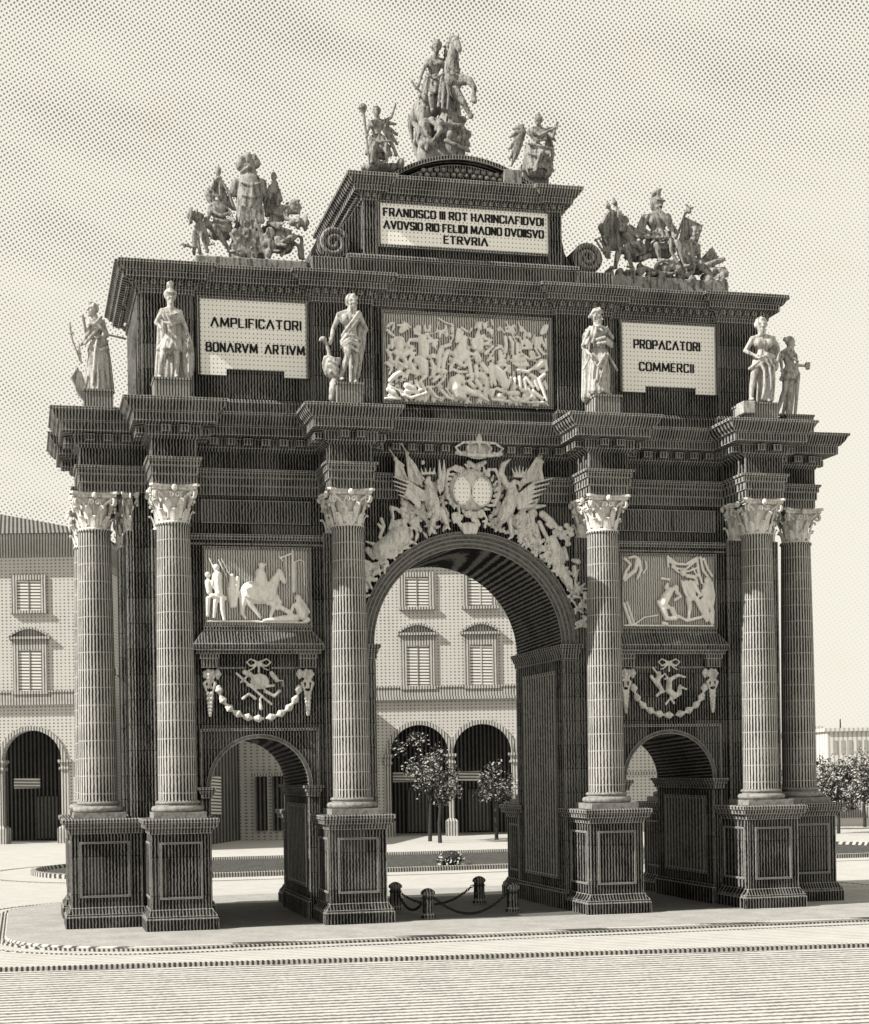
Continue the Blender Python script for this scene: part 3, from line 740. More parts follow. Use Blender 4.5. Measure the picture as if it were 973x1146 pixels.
# ==================================================================== CARVED FIGURES
class Fig(MB):
    """a carved human body as one volume; joints in world space, k = size relative to a 1.75 m person"""
    def body(f, J, k=1.35, face=(0, -1), helmet=False, hair='curls', beard=False, bare=True):
        H = Vector(J['head']); T = lambda a, b, r0, r1: f.tube([J[a], J[b]], [r0*k, r1*k], 10)
        fx, fy = face; F = Vector((fx, fy, 0)).normalized(); S = Vector((-F.y, F.x, 0)); U = Vector((0, 0, 1))
        nk = (J['shL']+J['shR'])/2+U*.02*k
        kb = k; k = k*1.16
        f.ell(H+U*.02*k, (.082*k, .088*k, .115*k), 14, 10)
        f.ell(H+F*.022*k-U*.055*k, (.055*k, .06*k, .065*k), 12, 8)                       # jaw
        f.tube([H+F*.085*k+U*.02*k, H+F*.115*k-U*.022*k], [.013*k, .019*k], 6)            # nose
        f.tube([H+F*.078*k+S*.05*k+U*.035*k, H+F*.09*k+U*.03*k, H+F*.078*k-S*.05*k+U*.035*k], .014*k, 6)   # brow
        f.ell(H+F*.078*k-U*.062*k, (.026*k, .022*k, .012*k), 8, 6)                        # lips
        f.ell(H+F*.07*k-U*.098*k, (.024*k,)*3, 8, 6)                                      # chin
        for s in (-1, 1):
            f.ell(H+S*s*.084*k, (.014*k, .014*k, .028*k), 6, 6)                           # ears
            f.ell(H+F*.062*k+S*s*.042*k-U*.03*k, (.022*k,)*3, 8, 6)                       # cheeks
        f.tube([H-U*.06*k-F*.01*k, nk], [.055*k, .062*k], 10)
        if beard: 
            for a in range(-2, 3): f.tube([H+F*.065*k+S*a*.022*k-U*.08*k, H+F*.07*k+S*a*.018*k-U*.16*k], [.022*k, .014*k], 6)
        if helmet:
            f.ell(H+U*.055*k-F*.01*k, (.108*k, .115*k, .10*k), 14, 8)
            f.tube([H+F*.11*k+U*.06*k+S*.08*k, H+F*.14*k+U*.055*k, H+F*.11*k+U*.06*k-S*.08*k], .016*k, 6)
            f.tube([H+F*.05*k+U*.15*k, H+F*.06*k+U*.22*k, H-F*.06*k+U*.24*k, H-F*.14*k+U*.15*k, H-F*.15*k+U*.0*k], [.03*k, .045*k, .05*k, .04*k, .025*k], 8)
        elif hair == 'curls':
            rr = random.Random(int(abs(H.x)*1000))
            for _ in range(34):
                v = Vector((rr.gauss(0, 1), rr.gauss(0, 1), rr.gauss(.5, .8))).normalized()
                if v.dot(F) > .35 and v.z < .62: continue
                if v.z < -.5: continue
                f.ell(H+U*.03*k+Vector((v.x*.09, v.y*.098, v.z*.105))*k, (.027*k,)*3, 6, 5)
        elif hair == 'bun':
            f.ell(H+U*.05*k-F*.02*k, (.092*k, .10*k, .09*k), 12, 8); f.ell(H+U*.06*k-F*.13*k, (.05*k,)*3, 8, 6)
            f.tube([H+S*.09*k+U*.05*k, H+F*.07*k+U*.11*k, H-S*.09*k+U*.05*k], .022*k, 6)
        elif hair == 'bald': f.ell(H+U*.04*k-F*.02*k, (.085*k, .092*k, .09*k), 12, 8)
        k = kb
        # torso
        P_ = J['pel']; mid = nk.lerp(P_, .62)
        sl_, sr_ = J['shL'], J['shR']
        f.tube([sl_.lerp(nk, .28)-U*.03*k, nk-U*.05*k, sr_.lerp(nk, .28)-U*.03*k], [.075*k, .085*k, .075*k], 10)
        for s in (sl_, sr_): f.tube([s.lerp(nk, .5)-U*.10*k+F*.03*k, nk.lerp(mid, .55)+(s-nk)*.35], [.10*k, .085*k], 10)
        f.tube([nk-U*.12*k, mid, P_], [.12*k, .105*k, .115*k], 12)
        for q_ in (sl_, sr_): f.tube([nk+U*.045*k, nk.lerp(q_, .5)+U*.03*k, q_], [.05*k, .055*k, .055*k], 8)
        f.ell(sl_, .066*k, 10, 6); f.ell(sr_, .066*k, 10, 6)
        hs = (sr_-sl_); hs.z = 0; hs = hs.normalized() if hs.length > .01 else S
        hl, hr = P_-hs*.09*k-U*.04*k, P_+hs*.09*k-U*.04*k
        f.tube([hl, hr], .11*k, 10)
        for s, h in (('L', hl), ('R', hr)):
            if 'el'+s in J:
                T('sh'+s, 'el'+s, .056, .042); T('el'+s, 'ha'+s, .043, .030); f.hand(J['el'+s], J['ha'+s], k)
            if 'kn'+s in J:
                f.tube([h, h.lerp(J['kn'+s], .35), J['kn'+s]], [.092*k, .088*k, .058*k], 10)
                kn, ft = J['kn'+s], J['ft'+s]
                f.tube([kn, kn.lerp(ft, .3), ft], [.056*k, .060*k, .034*k], 10)
                f.tube([ft-F*.03*k, ft+F*.15*k-U*.03*k], [.036*k, .026*k], 8)
        return f
    def hand(f, e, h, k):
        d = (h-e).normalized(); o = d.orthogonal().normalized(); q = d.cross(o)
        f.ell(h+d*.03*k, (.042*k,)*3, 8, 6)
        for i in range(4):
            b = h+d*.06*k+o*(i-1.5)*.022*k
            f.tube([b, b+d*.04*k+q*.008*k, b+d*.06*k+q*.035*k], [.013*k, .012*k, .010*k], 5)
        f.tube([h+o*.035*k, h+o*.06*k+d*.03*k+q*.02*k], [.014*k, .011*k], 5)
    def strokes(f, S, L, r, dep=0.0):
        """folds, hems and straps drawn as rounded ridges; every item is a list of crop points"""
        for it in L:
            f.tube([S(p[0], p[1], (p[2] if len(p) > 2 else 0)+dep) for p in it], r, 7)
    def skirt(f, S, top, bot, n, r0, r1, dep=.18, core=True, rnd=1):
        """cloth hanging from a line to a hem as a fan of deep folds round a core"""
        rr = random.Random(rnd)
        (x0, y0), (x1, y1) = top; (a0, b0), (a1, b1) = bot
        for back in (0, 1):
            for i in range(n):
                t = i/(n-1); w_ = sin(pi*t)**.6
                dt = (-1 if not back else .8)*dep*w_*.55; db = (-1 if not back else .8)*dep*w_
                j = rr.uniform(-.02, .02)*(a1-a0)
                p0 = S(x0+(x1-x0)*t, y0+(y1-y0)*t, dt); p1 = S(a0+(a1-a0)*t+j, b0+(b1-b0)*t, db)
                m_ = p0.lerp(p1, .5)+Vector((rr.uniform(-.03, .03), rr.uniform(-.03, .03)-.02, 0))
                k = 1 if i % 2 == 0 else .5
                f.tube([p0, m_, p1], [r0*k, (r0+r1)/2*k, r1*k*rr.uniform(.85, 1.15)], 7)
        if core:
            c0 = S((x0+x1)/2, (y0+y1)/2); c1 = S((a0+a1)/2, (b0+b1)/2)
            q = (S(x1, y1)-S(x0, y0)).length; v = (S(a1, b1)-S(a0, b0)).length
            for o in (-.22, 0, .22): f.tube([c0+Vector((o*q, 0, 0)), c1+Vector((o*v, 0, 0))], [q*.24, v*.24], 10)
    def slab(f, S, pts, dep, th):
        P_ = [S(x, y) for x, y in pts]; Y0 = P_[0].y+dep
        f.prism([(p.x, p.z) for p in P_], Y0, Y0+th)

def J_(S, **k): return {a: S(*b) for a, b in k.items()}
def plinth(x0, x1, y0, y1, z0, z1, parent_loc):
    m = MB(); belt(m, rect(x0, x1, y0, y1), [(0, z0), (0, z1-.07), (.025, z1-.05), (.025, z1)], bottom=True); return m
GR_ST = 'stone statues standing on the cornice over the columns'
def statue(name_, label, base, fig, pl, vox=.018, extra=()):
    """base = point under the figure; pl = plinth block; extra = [(name, Fig)]"""
    r = tag(empty('statue', base), label, 'statue', GR_ST)
    x0, x1, y0, y1, z1 = pl
    z1 = min(J['ftL'].z, J['ftR'].z)-.075
    pm = plinth(x0, x1, y0, y1, base[2]+.001, z1, base); o = pm.build('plinth', M['plinth'], r, loc=base)
    blob(fig, 'figure', M['statue'], r, vox, loc=base)
    for nm, e in extra:
        if nm == 'cloak': e.v = [(a_, b_+.16, c0_) for a_, b_, c0_ in e.v]
        blob(e, nm, M['statue'], r, vox, loc=base)
    return r
ZL = 12.54                       # top of the great cornice
# --- helmeted figure over the second column
S = Sk(60, 310, 5.724, -.25)
J = J_(S, head=(748, 132), shL=(695, 222), shR=(808, 228), elL=(655, 300, -.1), haL=(688, 345, -.25), elR=(846, 325), haR=(862, 395, -.15), pel=(752, 415), knL=(698, 515, -.12), ftL=(676, 638, 0), knR=(790, 520, -.05), ftR=(782, 640, -.1))
f = Fig(); f.body(J, 1.25, (.1, -1), helmet=True)
f.skirt(S, ((715, 390), (800, 392)), ((672, 462), (822, 470)), 9, .05, .06, .22)
f.strokes(S, [[(700, 240, -.16), (745, 262, -.24), (795, 245, -.16)], [(705, 300, -.16), (750, 318, -.22), (800, 300, -.16)], [(690, 215, -.15), (720, 260, -.24), (760, 330, -.24)]], .035)
c_ = Fig(); c_.skirt(S, ((680, 250), (830, 250)), ((662, 645), (835, 650)), 11, .05, .06, .08, core=False)
for o_ in (0, 60, 110): c_.tube([S(705+o_*.7, 300, .10), S(700+o_, 640, .10)], [.10, .11], 8)
sh = Fig(); sh.ell(S(862, 520, -.04), (.15, .08, .55), 16, 12); sh.tube([S(858, 420, -.18), S(862, 620, -.18)], .03, 6); sh.ell(S(858, 520, -.17), (.07, .05, .10), 8, 6)
statue('', 'helmeted stone warrior statue with shield standing at the left end of the facade', (-7.56, -.2, ZL), f, (-7.98, -7.14, -.55, .25, 12.98), extra=[('cloak', c_), ('shield', sh)])
# --- bearded athlete with an eagle, third column
S = Sk(350, 320, 8.187, -.25)
J = J_(S, head=(360, 155), shL=(245, 268), shR=(425, 262), elL=(190, 395, .05), haL=(165, 495, -.12), elR=(495, 395, .05), haR=(450, 470, .1), pel=(358, 490), knL=(308, 655, -.2), ftL=(245, 862, -.15), knR=(388, 665, -.05), ftR=(370, 880, -.05))
f = Fig(); f.body(J, 1.32, (.15, -1), hair='curls', beard=True)
f.strokes(S, [[(415, 250, -.14), (360, 330, -.25), (285, 430, -.22), (262, 470, -.12)], [(430, 275, -.14), (385, 350, -.25), (310, 450, -.22)], [(255, 520, -.1), (300, 470, -.24), (370, 480, -.26), (430, 520, -.16)], [(260, 545, -.1), (320, 505, -.26), (390, 530, -.26), (430, 590, -.14)], [(270, 560, -.1), (330, 530, -.26), (395, 565, -.25), (415, 625, -.14)], [(320, 560, -.2), (400, 620, -.2)]], .04)
f.skirt(S, ((270, 500), (440, 500)), ((272, 560), (425, 615)), 8, .06, .05, .2)
c_ = Fig(); c_.skirt(S, ((420, 300), (490, 400)), ((400, 890), (440, 720)), 7, .05, .05, .12, core=False)
for o_ in (0, 1, 2): c_.tube([S(385+o_*35, 420+o_*20, .18), S(400+o_*14, 850-o_*60, .14)], [.10, .12], 8)
e_ = Fig()
e_.ell(S(165, 760, -.05), (.20, .16, .30), 12, 8, Matrix.Rotation(radians(-25), 3, 'Y'))
e_.strokes(S, [[(110, 665, -.1), (95, 720, -.1), (125, 820, -.08)], [(130, 660, -.15), (190, 690, -.2), (240, 680, -.1)], [(140, 700, -.2), (200, 730, -.22), (235, 720, -.1)], [(150, 740, -.2), (200, 780, -.22), (232, 780, -.1)], [(160, 800, -.2), (205, 830, -.2), (228, 840, -.1)], [(150, 690, -.1), (140, 600, -.1), (115, 530, -.1), (80, 495, -.12)]], .05)
e_.ell(S(88, 498, -.12), (.10, .08, .07), 10, 6); e_.tube([S(70, 505, -.12), S(50, 515, -.14)], [.04, .02], 6)
e_.tube([S(200, 870, -.05), S(175, 960, -.1), S(165, 1040, -.1)], [.10, .09, .07], 8); e_.tube([S(190, 900), S(210, 1040)], [.1, .09], 8)
statue('', 'bearded half-bare stone statue with a large bird beside its leg', (-3.3, -.2, ZL), f, (-3.62, -2.98, -.55, .25, 12.96), extra=[('cloak', c_), ('eagle', e_)])
# --- wreathed figure in a short cloak, fourth column
S = Sk(640, 335, 8.815, -.25)
J = J_(S, head=(248, 195), shL=(178, 318), shR=(318, 300), elL=(118, 470, .02), haL=(158, 565, -.2), elR=(395, 385, -.05), haR=(325, 330, -.25), pel=(262, 545), knL=(225, 730, -.12), ftL=(205, 920, -.05), knR=(305, 720, -.1), ftR=(318, 935, -.05))
f = Fig(); f.body(J, 1.28, (.7, -.8), hair='curls')
f.strokes(S, [[(195, 150, .0), (215, 105, -.05), (270, 92, -.05), (300, 125, 0)], [(175, 175, 0), (200, 135, -.08), (270, 118, -.1)]], .04)
f.strokes(S, [[(170, 285, -.1), (130, 380, -.12), (100, 460, -.08)], [(190, 290, -.18), (165, 380, -.22), (130, 455, -.15)], [(215, 300, -.2), (200, 370, -.24), (180, 440, -.2)], [(165, 290, 0), (240, 280, -.2), (320, 295, -.1)], [(220, 420, -.24), (290, 400, -.28), (370, 450, -.2)], [(230, 460, -.24), (300, 450, -.28), (370, 480, -.18)], [(190, 590, -.15), (235, 690, -.26), (300, 670, -.22)]], .045)
f.skirt(S, ((210, 500), (330, 500)), ((180, 900), (355, 925)), 11, .055, .065, .20)
f.strokes(S, [[(300, 560, -.25), (230, 680, -.28), (215, 820, -.26)], [(330, 560, -.22), (260, 760, -.28), (240, 850, -.26)]], .04)
e_ = Fig(); e_.strokes(S, [[(330, 520, -.1), (380, 610, -.1), (438, 705, -.08)]], .035); e_.strokes(S, [[(155, 575, -.2), (128, 640, -.2), (95, 705, -.2)]], .03)
c_ = Fig(); c_.skirt(S, ((170, 290), (330, 295)), ((155, 950), (330, 955)), 9, .05, .06, .06, core=False)
for o_ in range(3): c_.tube([S(200+o_*55, 330, .2), S(190+o_*65, 940, .2)], [.13, .14], 8)
for it in c_.v: pass
statue('', 'wreathed stone statue in a short cloak holding a staff right of the battle relief', (3.3, -.2, ZL), f, (2.98, 3.66, -.55, .25, 12.93), extra=[('cloak', c_), ('staff', e_)])
# --- bare chested figure over the fifth column
S = Sk(820, 340, 8.19, -.25)
J = J_(S, head=(262, 205), shL=(185, 325), shR=(368, 322), elL=(118, 432, .0), haL=(185, 495, -.2), elR=(412, 440, .05), haR=(400, 560, -.05), pel=(272, 490), knL=(168, 690, -.15), ftL=(155, 880, -.1), knR=(300, 700, -.2), ftR=(305, 895, -.1))
f = Fig(); f.body(J, 1.36, (-.1, -1), hair='curls', beard=True)
f.strokes(S, [[(370, 310, .0), (410, 380, -.05), (415, 470, -.1), (385, 590, -.08)], [(350, 330, .1), (385, 420, .1), (360, 620, .05)], [(140, 605, -.12), (210, 545, -.24), (280, 480, -.28), (350, 500, -.2)], [(215, 545, -.24), (255, 640, -.28), (262, 780, -.25), (245, 885, -.2)], [(240, 510, -.28), (300, 600, -.3), (315, 760, -.26), (310, 890, -.2)], [(280, 500, -.28), (340, 590, -.26), (350, 740, -.2), (345, 890, -.15)], [(260, 470, -.25), (350, 540, -.25), (375, 560, -.15)], [(150, 600, -.1), (200, 590, -.2), (235, 560, -.26)]], .045)
f.skirt(S, ((240, 500), (370, 500)), ((240, 885), (355, 890)), 9, .06, .06, .2)
e_ = Fig(); e_.prism([(p.x, p.z) for p in (S(48, 1028), S(158, 1028), S(158, 915), (S(48, 915)))], -.62, -.15)
c_ = Fig(); c_.skirt(S, ((350, 320), (400, 330)), ((330, 880), (375, 640)), 6, .05, .05, .08, core=False); c_.tube([S(340, 420, .15), S(325, 870, .12)], [.13, .15], 8)
statue('', 'bare-chested bearded stone statue, hand on hip, right end of the facade', (7.5, -.2, ZL), f, (7.05, 7.98, -.5, .25, 12.90), extra=[('cloak', c_), ('small_block', e_)])
# --- figure seen from behind at the right corner
S = Sk(820, 340, 8.19, 1.42)
J = J_(S, head=(532, 362), shL=(465, 450), shR=(548, 440), elL=(430, 520, -.1), haL=(440, 610, -.1), elR=(520, 565, -.1), haR=(640, 580, -.15), pel=(535, 610), knL=(472, 790, -.05), ftL=(415, 1005, .05), knR=(515, 800, .0), ftR=(470, 1010, .05))
f = Fig(); f.body(J, 1.22, (.9, .3), helmet=False, hair='bun')
f.skirt(S, ((495, 580), (590, 585)), ((448, 690), (590, 690)), 9, .05, .06, .18)
f.strokes(S, [[(480, 440, -.15), (500, 500, -.2), (580, 540, -.15)], [(520, 430, -.15), (570, 480, -.12), (578, 540, -.1)], [(500, 640, -.2), (560, 610, -.2), (600, 650, -.1)]], .035)
c_ = Fig(); 
for k in range(5): c_.tube([S(540+k*13, 650, -.05+.05*k), S(500+k*12, 1020, -.05+.05*k)], [.08, .07], 8)
c_.tube([S(590, 670, -.1), S(560, 1020, -.1)], [.06, .05], 6)
e_ = Fig(); e_.lathe([(.02, 0), (.07, .02), (.05, .10), (.09, .2)], 0, 0, 10); o0 = S(668, 590, -.15); e_.v = [(a+o0.x, b+o0.y, c+o0.z-.08) for a, b, c in e_.v]
statue('', 'robed stone statue seen from behind holding out a cup on the right flank', (9.34, 1.42, ZL), f, (8.95, 9.75, 1.05, 1.80, 12.64), extra=[('robe', c_), ('cup', e_)])
# --- draped figure on the left flank
S = Sk(60, 310, 5.724, 1.42)
J = J_(S, head=(250, 212), shL=(235, 290), shR=(312, 292), elL=(205, 370, -.2), haL=(190, 300, -.3), elR=(345, 375, 0), haR=(290, 400, -.2), pel=(275, 440), knL=(232, 590, -.15), ftL=(225, 715, -.1), knR=(310, 590, -.05), ftR=(300, 720, -.05))
f = Fig(); f.body(J, 1.22, (-.9, -.5), hair='curls')
f.skirt(S, ((232, 410), (335, 410)), ((200, 725), (372, 738)), 13, .055, .07, .30)
f.strokes(S, [[(300, 270, -.15), (250, 330, -.25), (185, 430, -.2)], [(310, 300, -.15), (260, 370, -.25), (200, 440, -.22)], [(250, 290, -.2), (300, 340, -.22), (345, 380, -.1)], [(200, 430, -.2), (175, 440, -.1)], [(260, 460, -.25), (300, 490, -.28), (340, 460, -.15)], [(280, 400, -.22), (265, 500, -.3), (250, 700, -.32)]], .045)
e_ = Fig(); e_.strokes(S, [[(100, 318, -.2), (120, 420, -.2), (165, 545, -.2)]], .028); e_.strokes(S, [[(105, 375, -.2), (125, 370, -.2)], [(160, 440, -.2), (175, 560, -.15)]], .03)
e_.tube([S(98, 300, -.2), S(104, 335, -.2)], [.015, .045], 6)
a_2 = Fig(); a_2.strokes(S, [[(345, 372, -.05), (465, 382, .2)]], .03); a_2.ell(S(465, 300, .1), .06, 8, 6)
s_2 = Fig(); s_2.slab(S, [(148, 605), (178, 620), (215, 735), (188, 800), (160, 760), (118, 680), (112, 655)], -.25, .12); s_2.strokes(S, [[(150, 600, -.26), (112, 660, -.26), (160, 770, -.26), (190, 800, -.26)]], .035)
statue('', 'long-robed stone statue with a spear on the left flank of the arch', (-9.34, 1.42, ZL), f, (-9.55, -8.85, 1.05, 1.8, 12.96), extra=[('spear', e_), ('shield', s_2), ('rod', a_2)])

# --- winged figures and the rider on the crown
def wing(f, root, tips, r0=.05, r1=.035):
    for i, t in enumerate(tips):
        f.tube([root, root.lerp(t, .55)+Vector((0, 0, .08*(1-i/len(tips)))), t], [r0, r0*1.2, r1], 6)
S = Sk(390, 30, 3.742, 1.0)
b0 = S(118, 600); b0.z = 18.69
t = tag(empty('winged_statue', b0), 'winged stone figure raising an arm and holding a long trumpet, left of the rider', 'statue')
f = Fig(); J = J_(S, head=(119, 356), shL=(92, 402), shR=(148, 398), elL=(78, 440, -.1), haL=(72, 465, -.2), elR=(180, 378), haR=(194, 335), pel=(118, 478), knL=(96, 518, -.35), ftL=(88, 582, -.25), knR=(150, 515, -.3), ftR=(152, 585, -.25))
f.body(J, 1.0, (-.1, -1), hair='bun'); f.skirt(S, ((95, 460), (145, 460)), ((78, 530), (178, 535)), 9, .05, .06, .25)
f.strokes(S, [[(95, 480, -.2), (125, 500, -.3), (170, 490, -.2)], [(95, 400, -.12), (118, 425, -.18), (145, 405, -.12)], [(150, 500, -.1), (185, 500, 0), (200, 540, 0)]], .035)
blob(f, 'figure', M['trophy'], t, .022, loc=b0)
f = Fig(); wing(f, S(150, 415, .15), [S(205, 395, .2), S(212, 440, .2), S(214, 480, .2), S(212, 525, .2), S(198, 500, .2), S(180, 470, .2)]); blob(f, 'wing', M['trophy'], t, .022, loc=b0)
f = Fig(); f.tube([S(56, 365, -.2), S(68, 460, -.2), S(82, 585, -.2)], [.045, .03, .025], 8); f.tube([S(54, 352, -.2), S(57, 372, -.2)], [.12, .05], 10); blob(f, 'trumpet', M['trophy'], t, .02, loc=b0)
f = Fig(); 
for i in range(22):
    rr = random.Random(i); f.ell(S(70+rr.uniform(0, 150), 590-rr.uniform(0, 26)*(1-abs(i-11)/14), rr.uniform(-.2, .5)), (rr.uniform(.10, .18), .2, rr.uniform(.08, .14)), 8, 6)
blob(f, 'cloud_base', M['trophy'], t, .03, loc=b0)

b0 = S(800, 655); b0.z = 18.69
t = tag(empty('winged_statue', b0), 'seated winged stone figure with both hands joined, right of the rider', 'statue')
f = Fig(); J = J_(S, head=(795, 392), shL=(760, 432), shR=(832, 436), elL=(790, 470, -.3), haL=(846, 445, -.35), elR=(850, 470, -.15), haR=(858, 430, -.25), pel=(775, 520), knL=(795, 545, -.4), ftL=(760, 625, -.3), knR=(845, 545, -.25), ftR=(822, 632, -.2))
f.body(J, 1.05, (-.5, -.9), hair='curls'); f.skirt(S, ((745, 500), (810, 500)), ((735, 600), (860, 605)), 10, .05, .06, .28)
f.strokes(S, [[(745, 500, -.2), (790, 520, -.35), (845, 530, -.3)], [(745, 540, -.2), (780, 560, -.35), (770, 620, -.35)], [(820, 560, -.3), (840, 590, -.3), (815, 640, -.25)], [(745, 450, -.12), (780, 490, -.22), (820, 480, -.15)]], .04)
blob(f, 'figure', M['trophy'], t, .022, loc=b0)
for root, tips in ((S(745, 430, .15), [(722, 398), (700, 415), (686, 450), (682, 500), (684, 540), (692, 570), (712, 540)]), (S(840, 450, .15), [(858, 410), (876, 430), (878, 465), (868, 500), (855, 520), (840, 520)])):
    f = Fig(); wing(f, root, [S(a, b, .2) for a, b in tips], .055); blob(f, 'wing', M['trophy'], t, .022, loc=b0)
f = Fig(); p = S(645, 600); q = S(722, 655); f.box(p.x, q.x, .85, 1.6, 18.69, p.z); 
p = S(735, 560); q = S(850, 655); f.box(p.x, q.x, 1.15, 1.7, 18.69, p.z); blob(f, 'seat_block', M['trophy'], t, .03, loc=b0)

Sr = Sk(390, 30, 3.742, 2.0); S = Sr
b0 = S(400, 540); b0.z = 19.28
t = tag(empty('equestrian_statue', b0), 'stone rider on a rearing horse above the curved crown of the arch', 'statue')
f = Fig()                                               # horse
f.tube([S(330, 330, .45), S(370, 290, .25), S(425, 240, -.15)], [.34, .33, .30], 14)
f.tube([S(425, 225, -.15), S(425, 170, -.25), S(428, 120, -.35)], [.27, .19, .135], 12)
f.tube([S(428, 78, -.35), S(434, 110, -.55), S(438, 142, -.68)], [.125, .105, .07], 12)
f.ell(S(438, 140, -.68), (.08, .08, .07), 8, 6)
for x in (414, 446): f.tube([S(x, 70, -.32), S(x+2, 40, -.30)], [.045, .015], 6)
for k in range(7): f.tube([S(412-k*2, 75+k*18, -.2), S(398-k, 90+k*18, -.1)], [.05, .03], 6)
f.tube([S(450, 240, -.3), S(482, 262, -.6), S(500, 300, -.7), S(497, 338, -.65)], [.17, .11, .07, .06], 10); f.tube([S(497, 336, -.65), S(500, 352, -.68)], [.07, .08], 8)
f.tube([S(435, 290, -.3), S(462, 350, -.5), S(486, 392, -.5)], [.16, .09, .06], 10); f.tube([S(486, 392, -.5), S(492, 405, -.52)], [.07, .08], 8)
for d in (.2, .65): f.tube([S(325, 350, d), S(322, 410, d-.15), S(306, 455, d+.1), S(318, 510, d), S(322, 535, d-.1)], [.24, .15, .085, .065, .08], 10)
f.tube([S(305, 320, .6), S(288, 330, .75), S(290, 380, .8), S(300, 440, .8)], [.06, .09, .08, .03], 8)
f.strokes(S, [[(400, 200, -.25), (440, 215, -.42), (455, 200, -.3)]], .03)
blob(f, 'horse', M['trophy'], t, .026, loc=b0)
f = Fig(); J = J_(S, head=(363, 95, -.15), shL=(330, 150, -.1), shR=(388, 145, -.05), elL=(302, 200, -.2), haL=(283, 262, -.35), elR=(405, 190, -.2), haR=(415, 215, -.4), pel=(352, 245, .0), knL=(330, 315, -.42), ftL=(338, 372, -.35), knR=(392, 310, -.35), ftR=(388, 368, -.3))
f.body(J, 1.22, (-.1, -1), hair='curls')
f.skirt(S, ((325, 215), (385, 215)), ((300, 290), (400, 300)), 9, .05, .06, .35)
f.strokes(S, [[(330, 150, -.2), (355, 175, -.25), (385, 160, -.2)], [(320, 210, -.25), (350, 240, -.35), (385, 215, -.3)], [(375, 240, -.4), (365, 300, -.45), (360, 360, -.45)], [(395, 260, -.45), (400, 310, -.5), (395, 375, -.5)], [(380, 250, -.4), (380, 300, -.5), (375, 370, -.5)]], .04)
blob(f, 'rider', M['trophy'], t, .022, loc=b0)
f = Fig(); f.tube([S(252, 246, -.35), S(270, 275, -.35), S(292, 296, -.35)], [.03, .04, .03], 8); blob(f, 'baton', M['trophy'], t, .02, loc=b0)
f = Fig()                                               # heap of captives and rock carrying the horse
rr = random.Random(5)
f.tube([S(430, 300, .1), S(430, 400, .1), S(430, 530, .1)], [.26, .34, .42], 12); f.tube([S(350, 400, .2), S(350, 530, .2)], [.2, .38], 12)
for i in range(46):
    x = rr.uniform(308, 492); y = rr.uniform(400, 532)
    f.ell(S(x, y, -.25+rr.uniform(-.12, .3)), (rr.uniform(.08, .17), rr.uniform(.1, .2), rr.uniform(.07, .15)), 8, 6, Matrix.Rotation(rr.uniform(-1, 1), 3, 'Y'))
f.strokes(S, [[(318, 400, -.2), (305, 450, -.3), (330, 490, -.35), (318, 530, -.3)], [(345, 420, -.3), (372, 450, -.4), (350, 490, -.4)], [(400, 430, -.4), (450, 440, -.45), (480, 460, -.3)], [(390, 500, -.4), (430, 520, -.45), (490, 535, -.3)], [(470, 440, -.3), (490, 465, -.25), (480, 480, -.25)]], .06)
f.box(b0.x-.95, b0.x+.95, 1.45, 3.0, 19.1, 19.40)
blob(f, 'rocky_base', M['trophy'], t, .03, loc=b0)

# --- left trophy: armour between two captives
S = Sk(190, 165, 5.724, 1.5)
b0 = Vector((-5.45, 1.5, 16.17))
t = tag(empty('trophy_group', b0), 'carved trophy of empty armour between two seated captives on the left of the attic', 'statue group')
f = Fig()
f.tube([S(515, 235, 0), S(512, 330, 0), S(505, 420, 0), S(495, 520, 0)], [.30, .34, .30, .30], 16)
for x in (425, 590): f.tube([S(x, 230), S(x+(8 if x > 500 else -18), 290)], [.13, .11], 10)
f.strokes(S, [[(450, 250, -.28), (515, 275, -.34), (575, 250, -.28)], [(455, 330, -.3), (515, 350, -.36), (575, 330, -.3)], [(520, 260, -.33), (515, 400, -.36)]], .03)
for k in range(9): f.tube([S(445+k*17, 400, -.26), S(440+k*18, 500, -.3)], [.05, .06], 6)
f.ell(S(505, 150), (.19, .2, .22), 14, 10); f.strokes(S, [[(455, 165, -.1), (500, 140, -.24), (548, 165, -.1)], [(460, 185, -.08), (470, 205, -.1), (500, 215, -.18), (540, 200, -.08)]], .04)
for a, b in ((462, 85), (500, 65), (540, 75), (448, 115), (556, 100), (500, 95)): f.ell(S(a, b), (.11, .14, .14), 8, 6)
f.tube([S(495, 500), S(490, 700)], [.3, .45], 12)
blob(f, 'armour', M['trophy'], t, .024, loc=b0)
f = Fig(); J = J_(S, head=(258, 305), shL=(262, 395, -.1), shR=(335, 365, .0), elL=(240, 470, -.3), haL=(215, 490, -.4), elR=(385, 430, -.1), haR=(395, 480, -.3), pel=(350, 520), knL=(190, 500, -.35), ftL=(245, 640, -.3), knR=(275, 540, -.4), ftR=(375, 690, -.35))
f.body(J, 1.35, (.5, -.9), hair='bald'); f.skirt(S, ((300, 480), (390, 480)), ((250, 560), (400, 560)), 8, .06, .06, .3)
f.strokes(S, [[(270, 430, -.2), (320, 460, -.28), (370, 440, -.2)], [(280, 480, -.25), (340, 500, -.3), (390, 480, -.2)], [(175, 500, -.35), (150, 570, -.25), (150, 700, -.25)], [(190, 520, -.4), (200, 600, -.35), (235, 690, -.3)], [(170, 530, -.3), (175, 620, -.25), (190, 700, -.25)]], .05)
blob(f, 'captive', M['trophy'], t, .024, loc=b0)
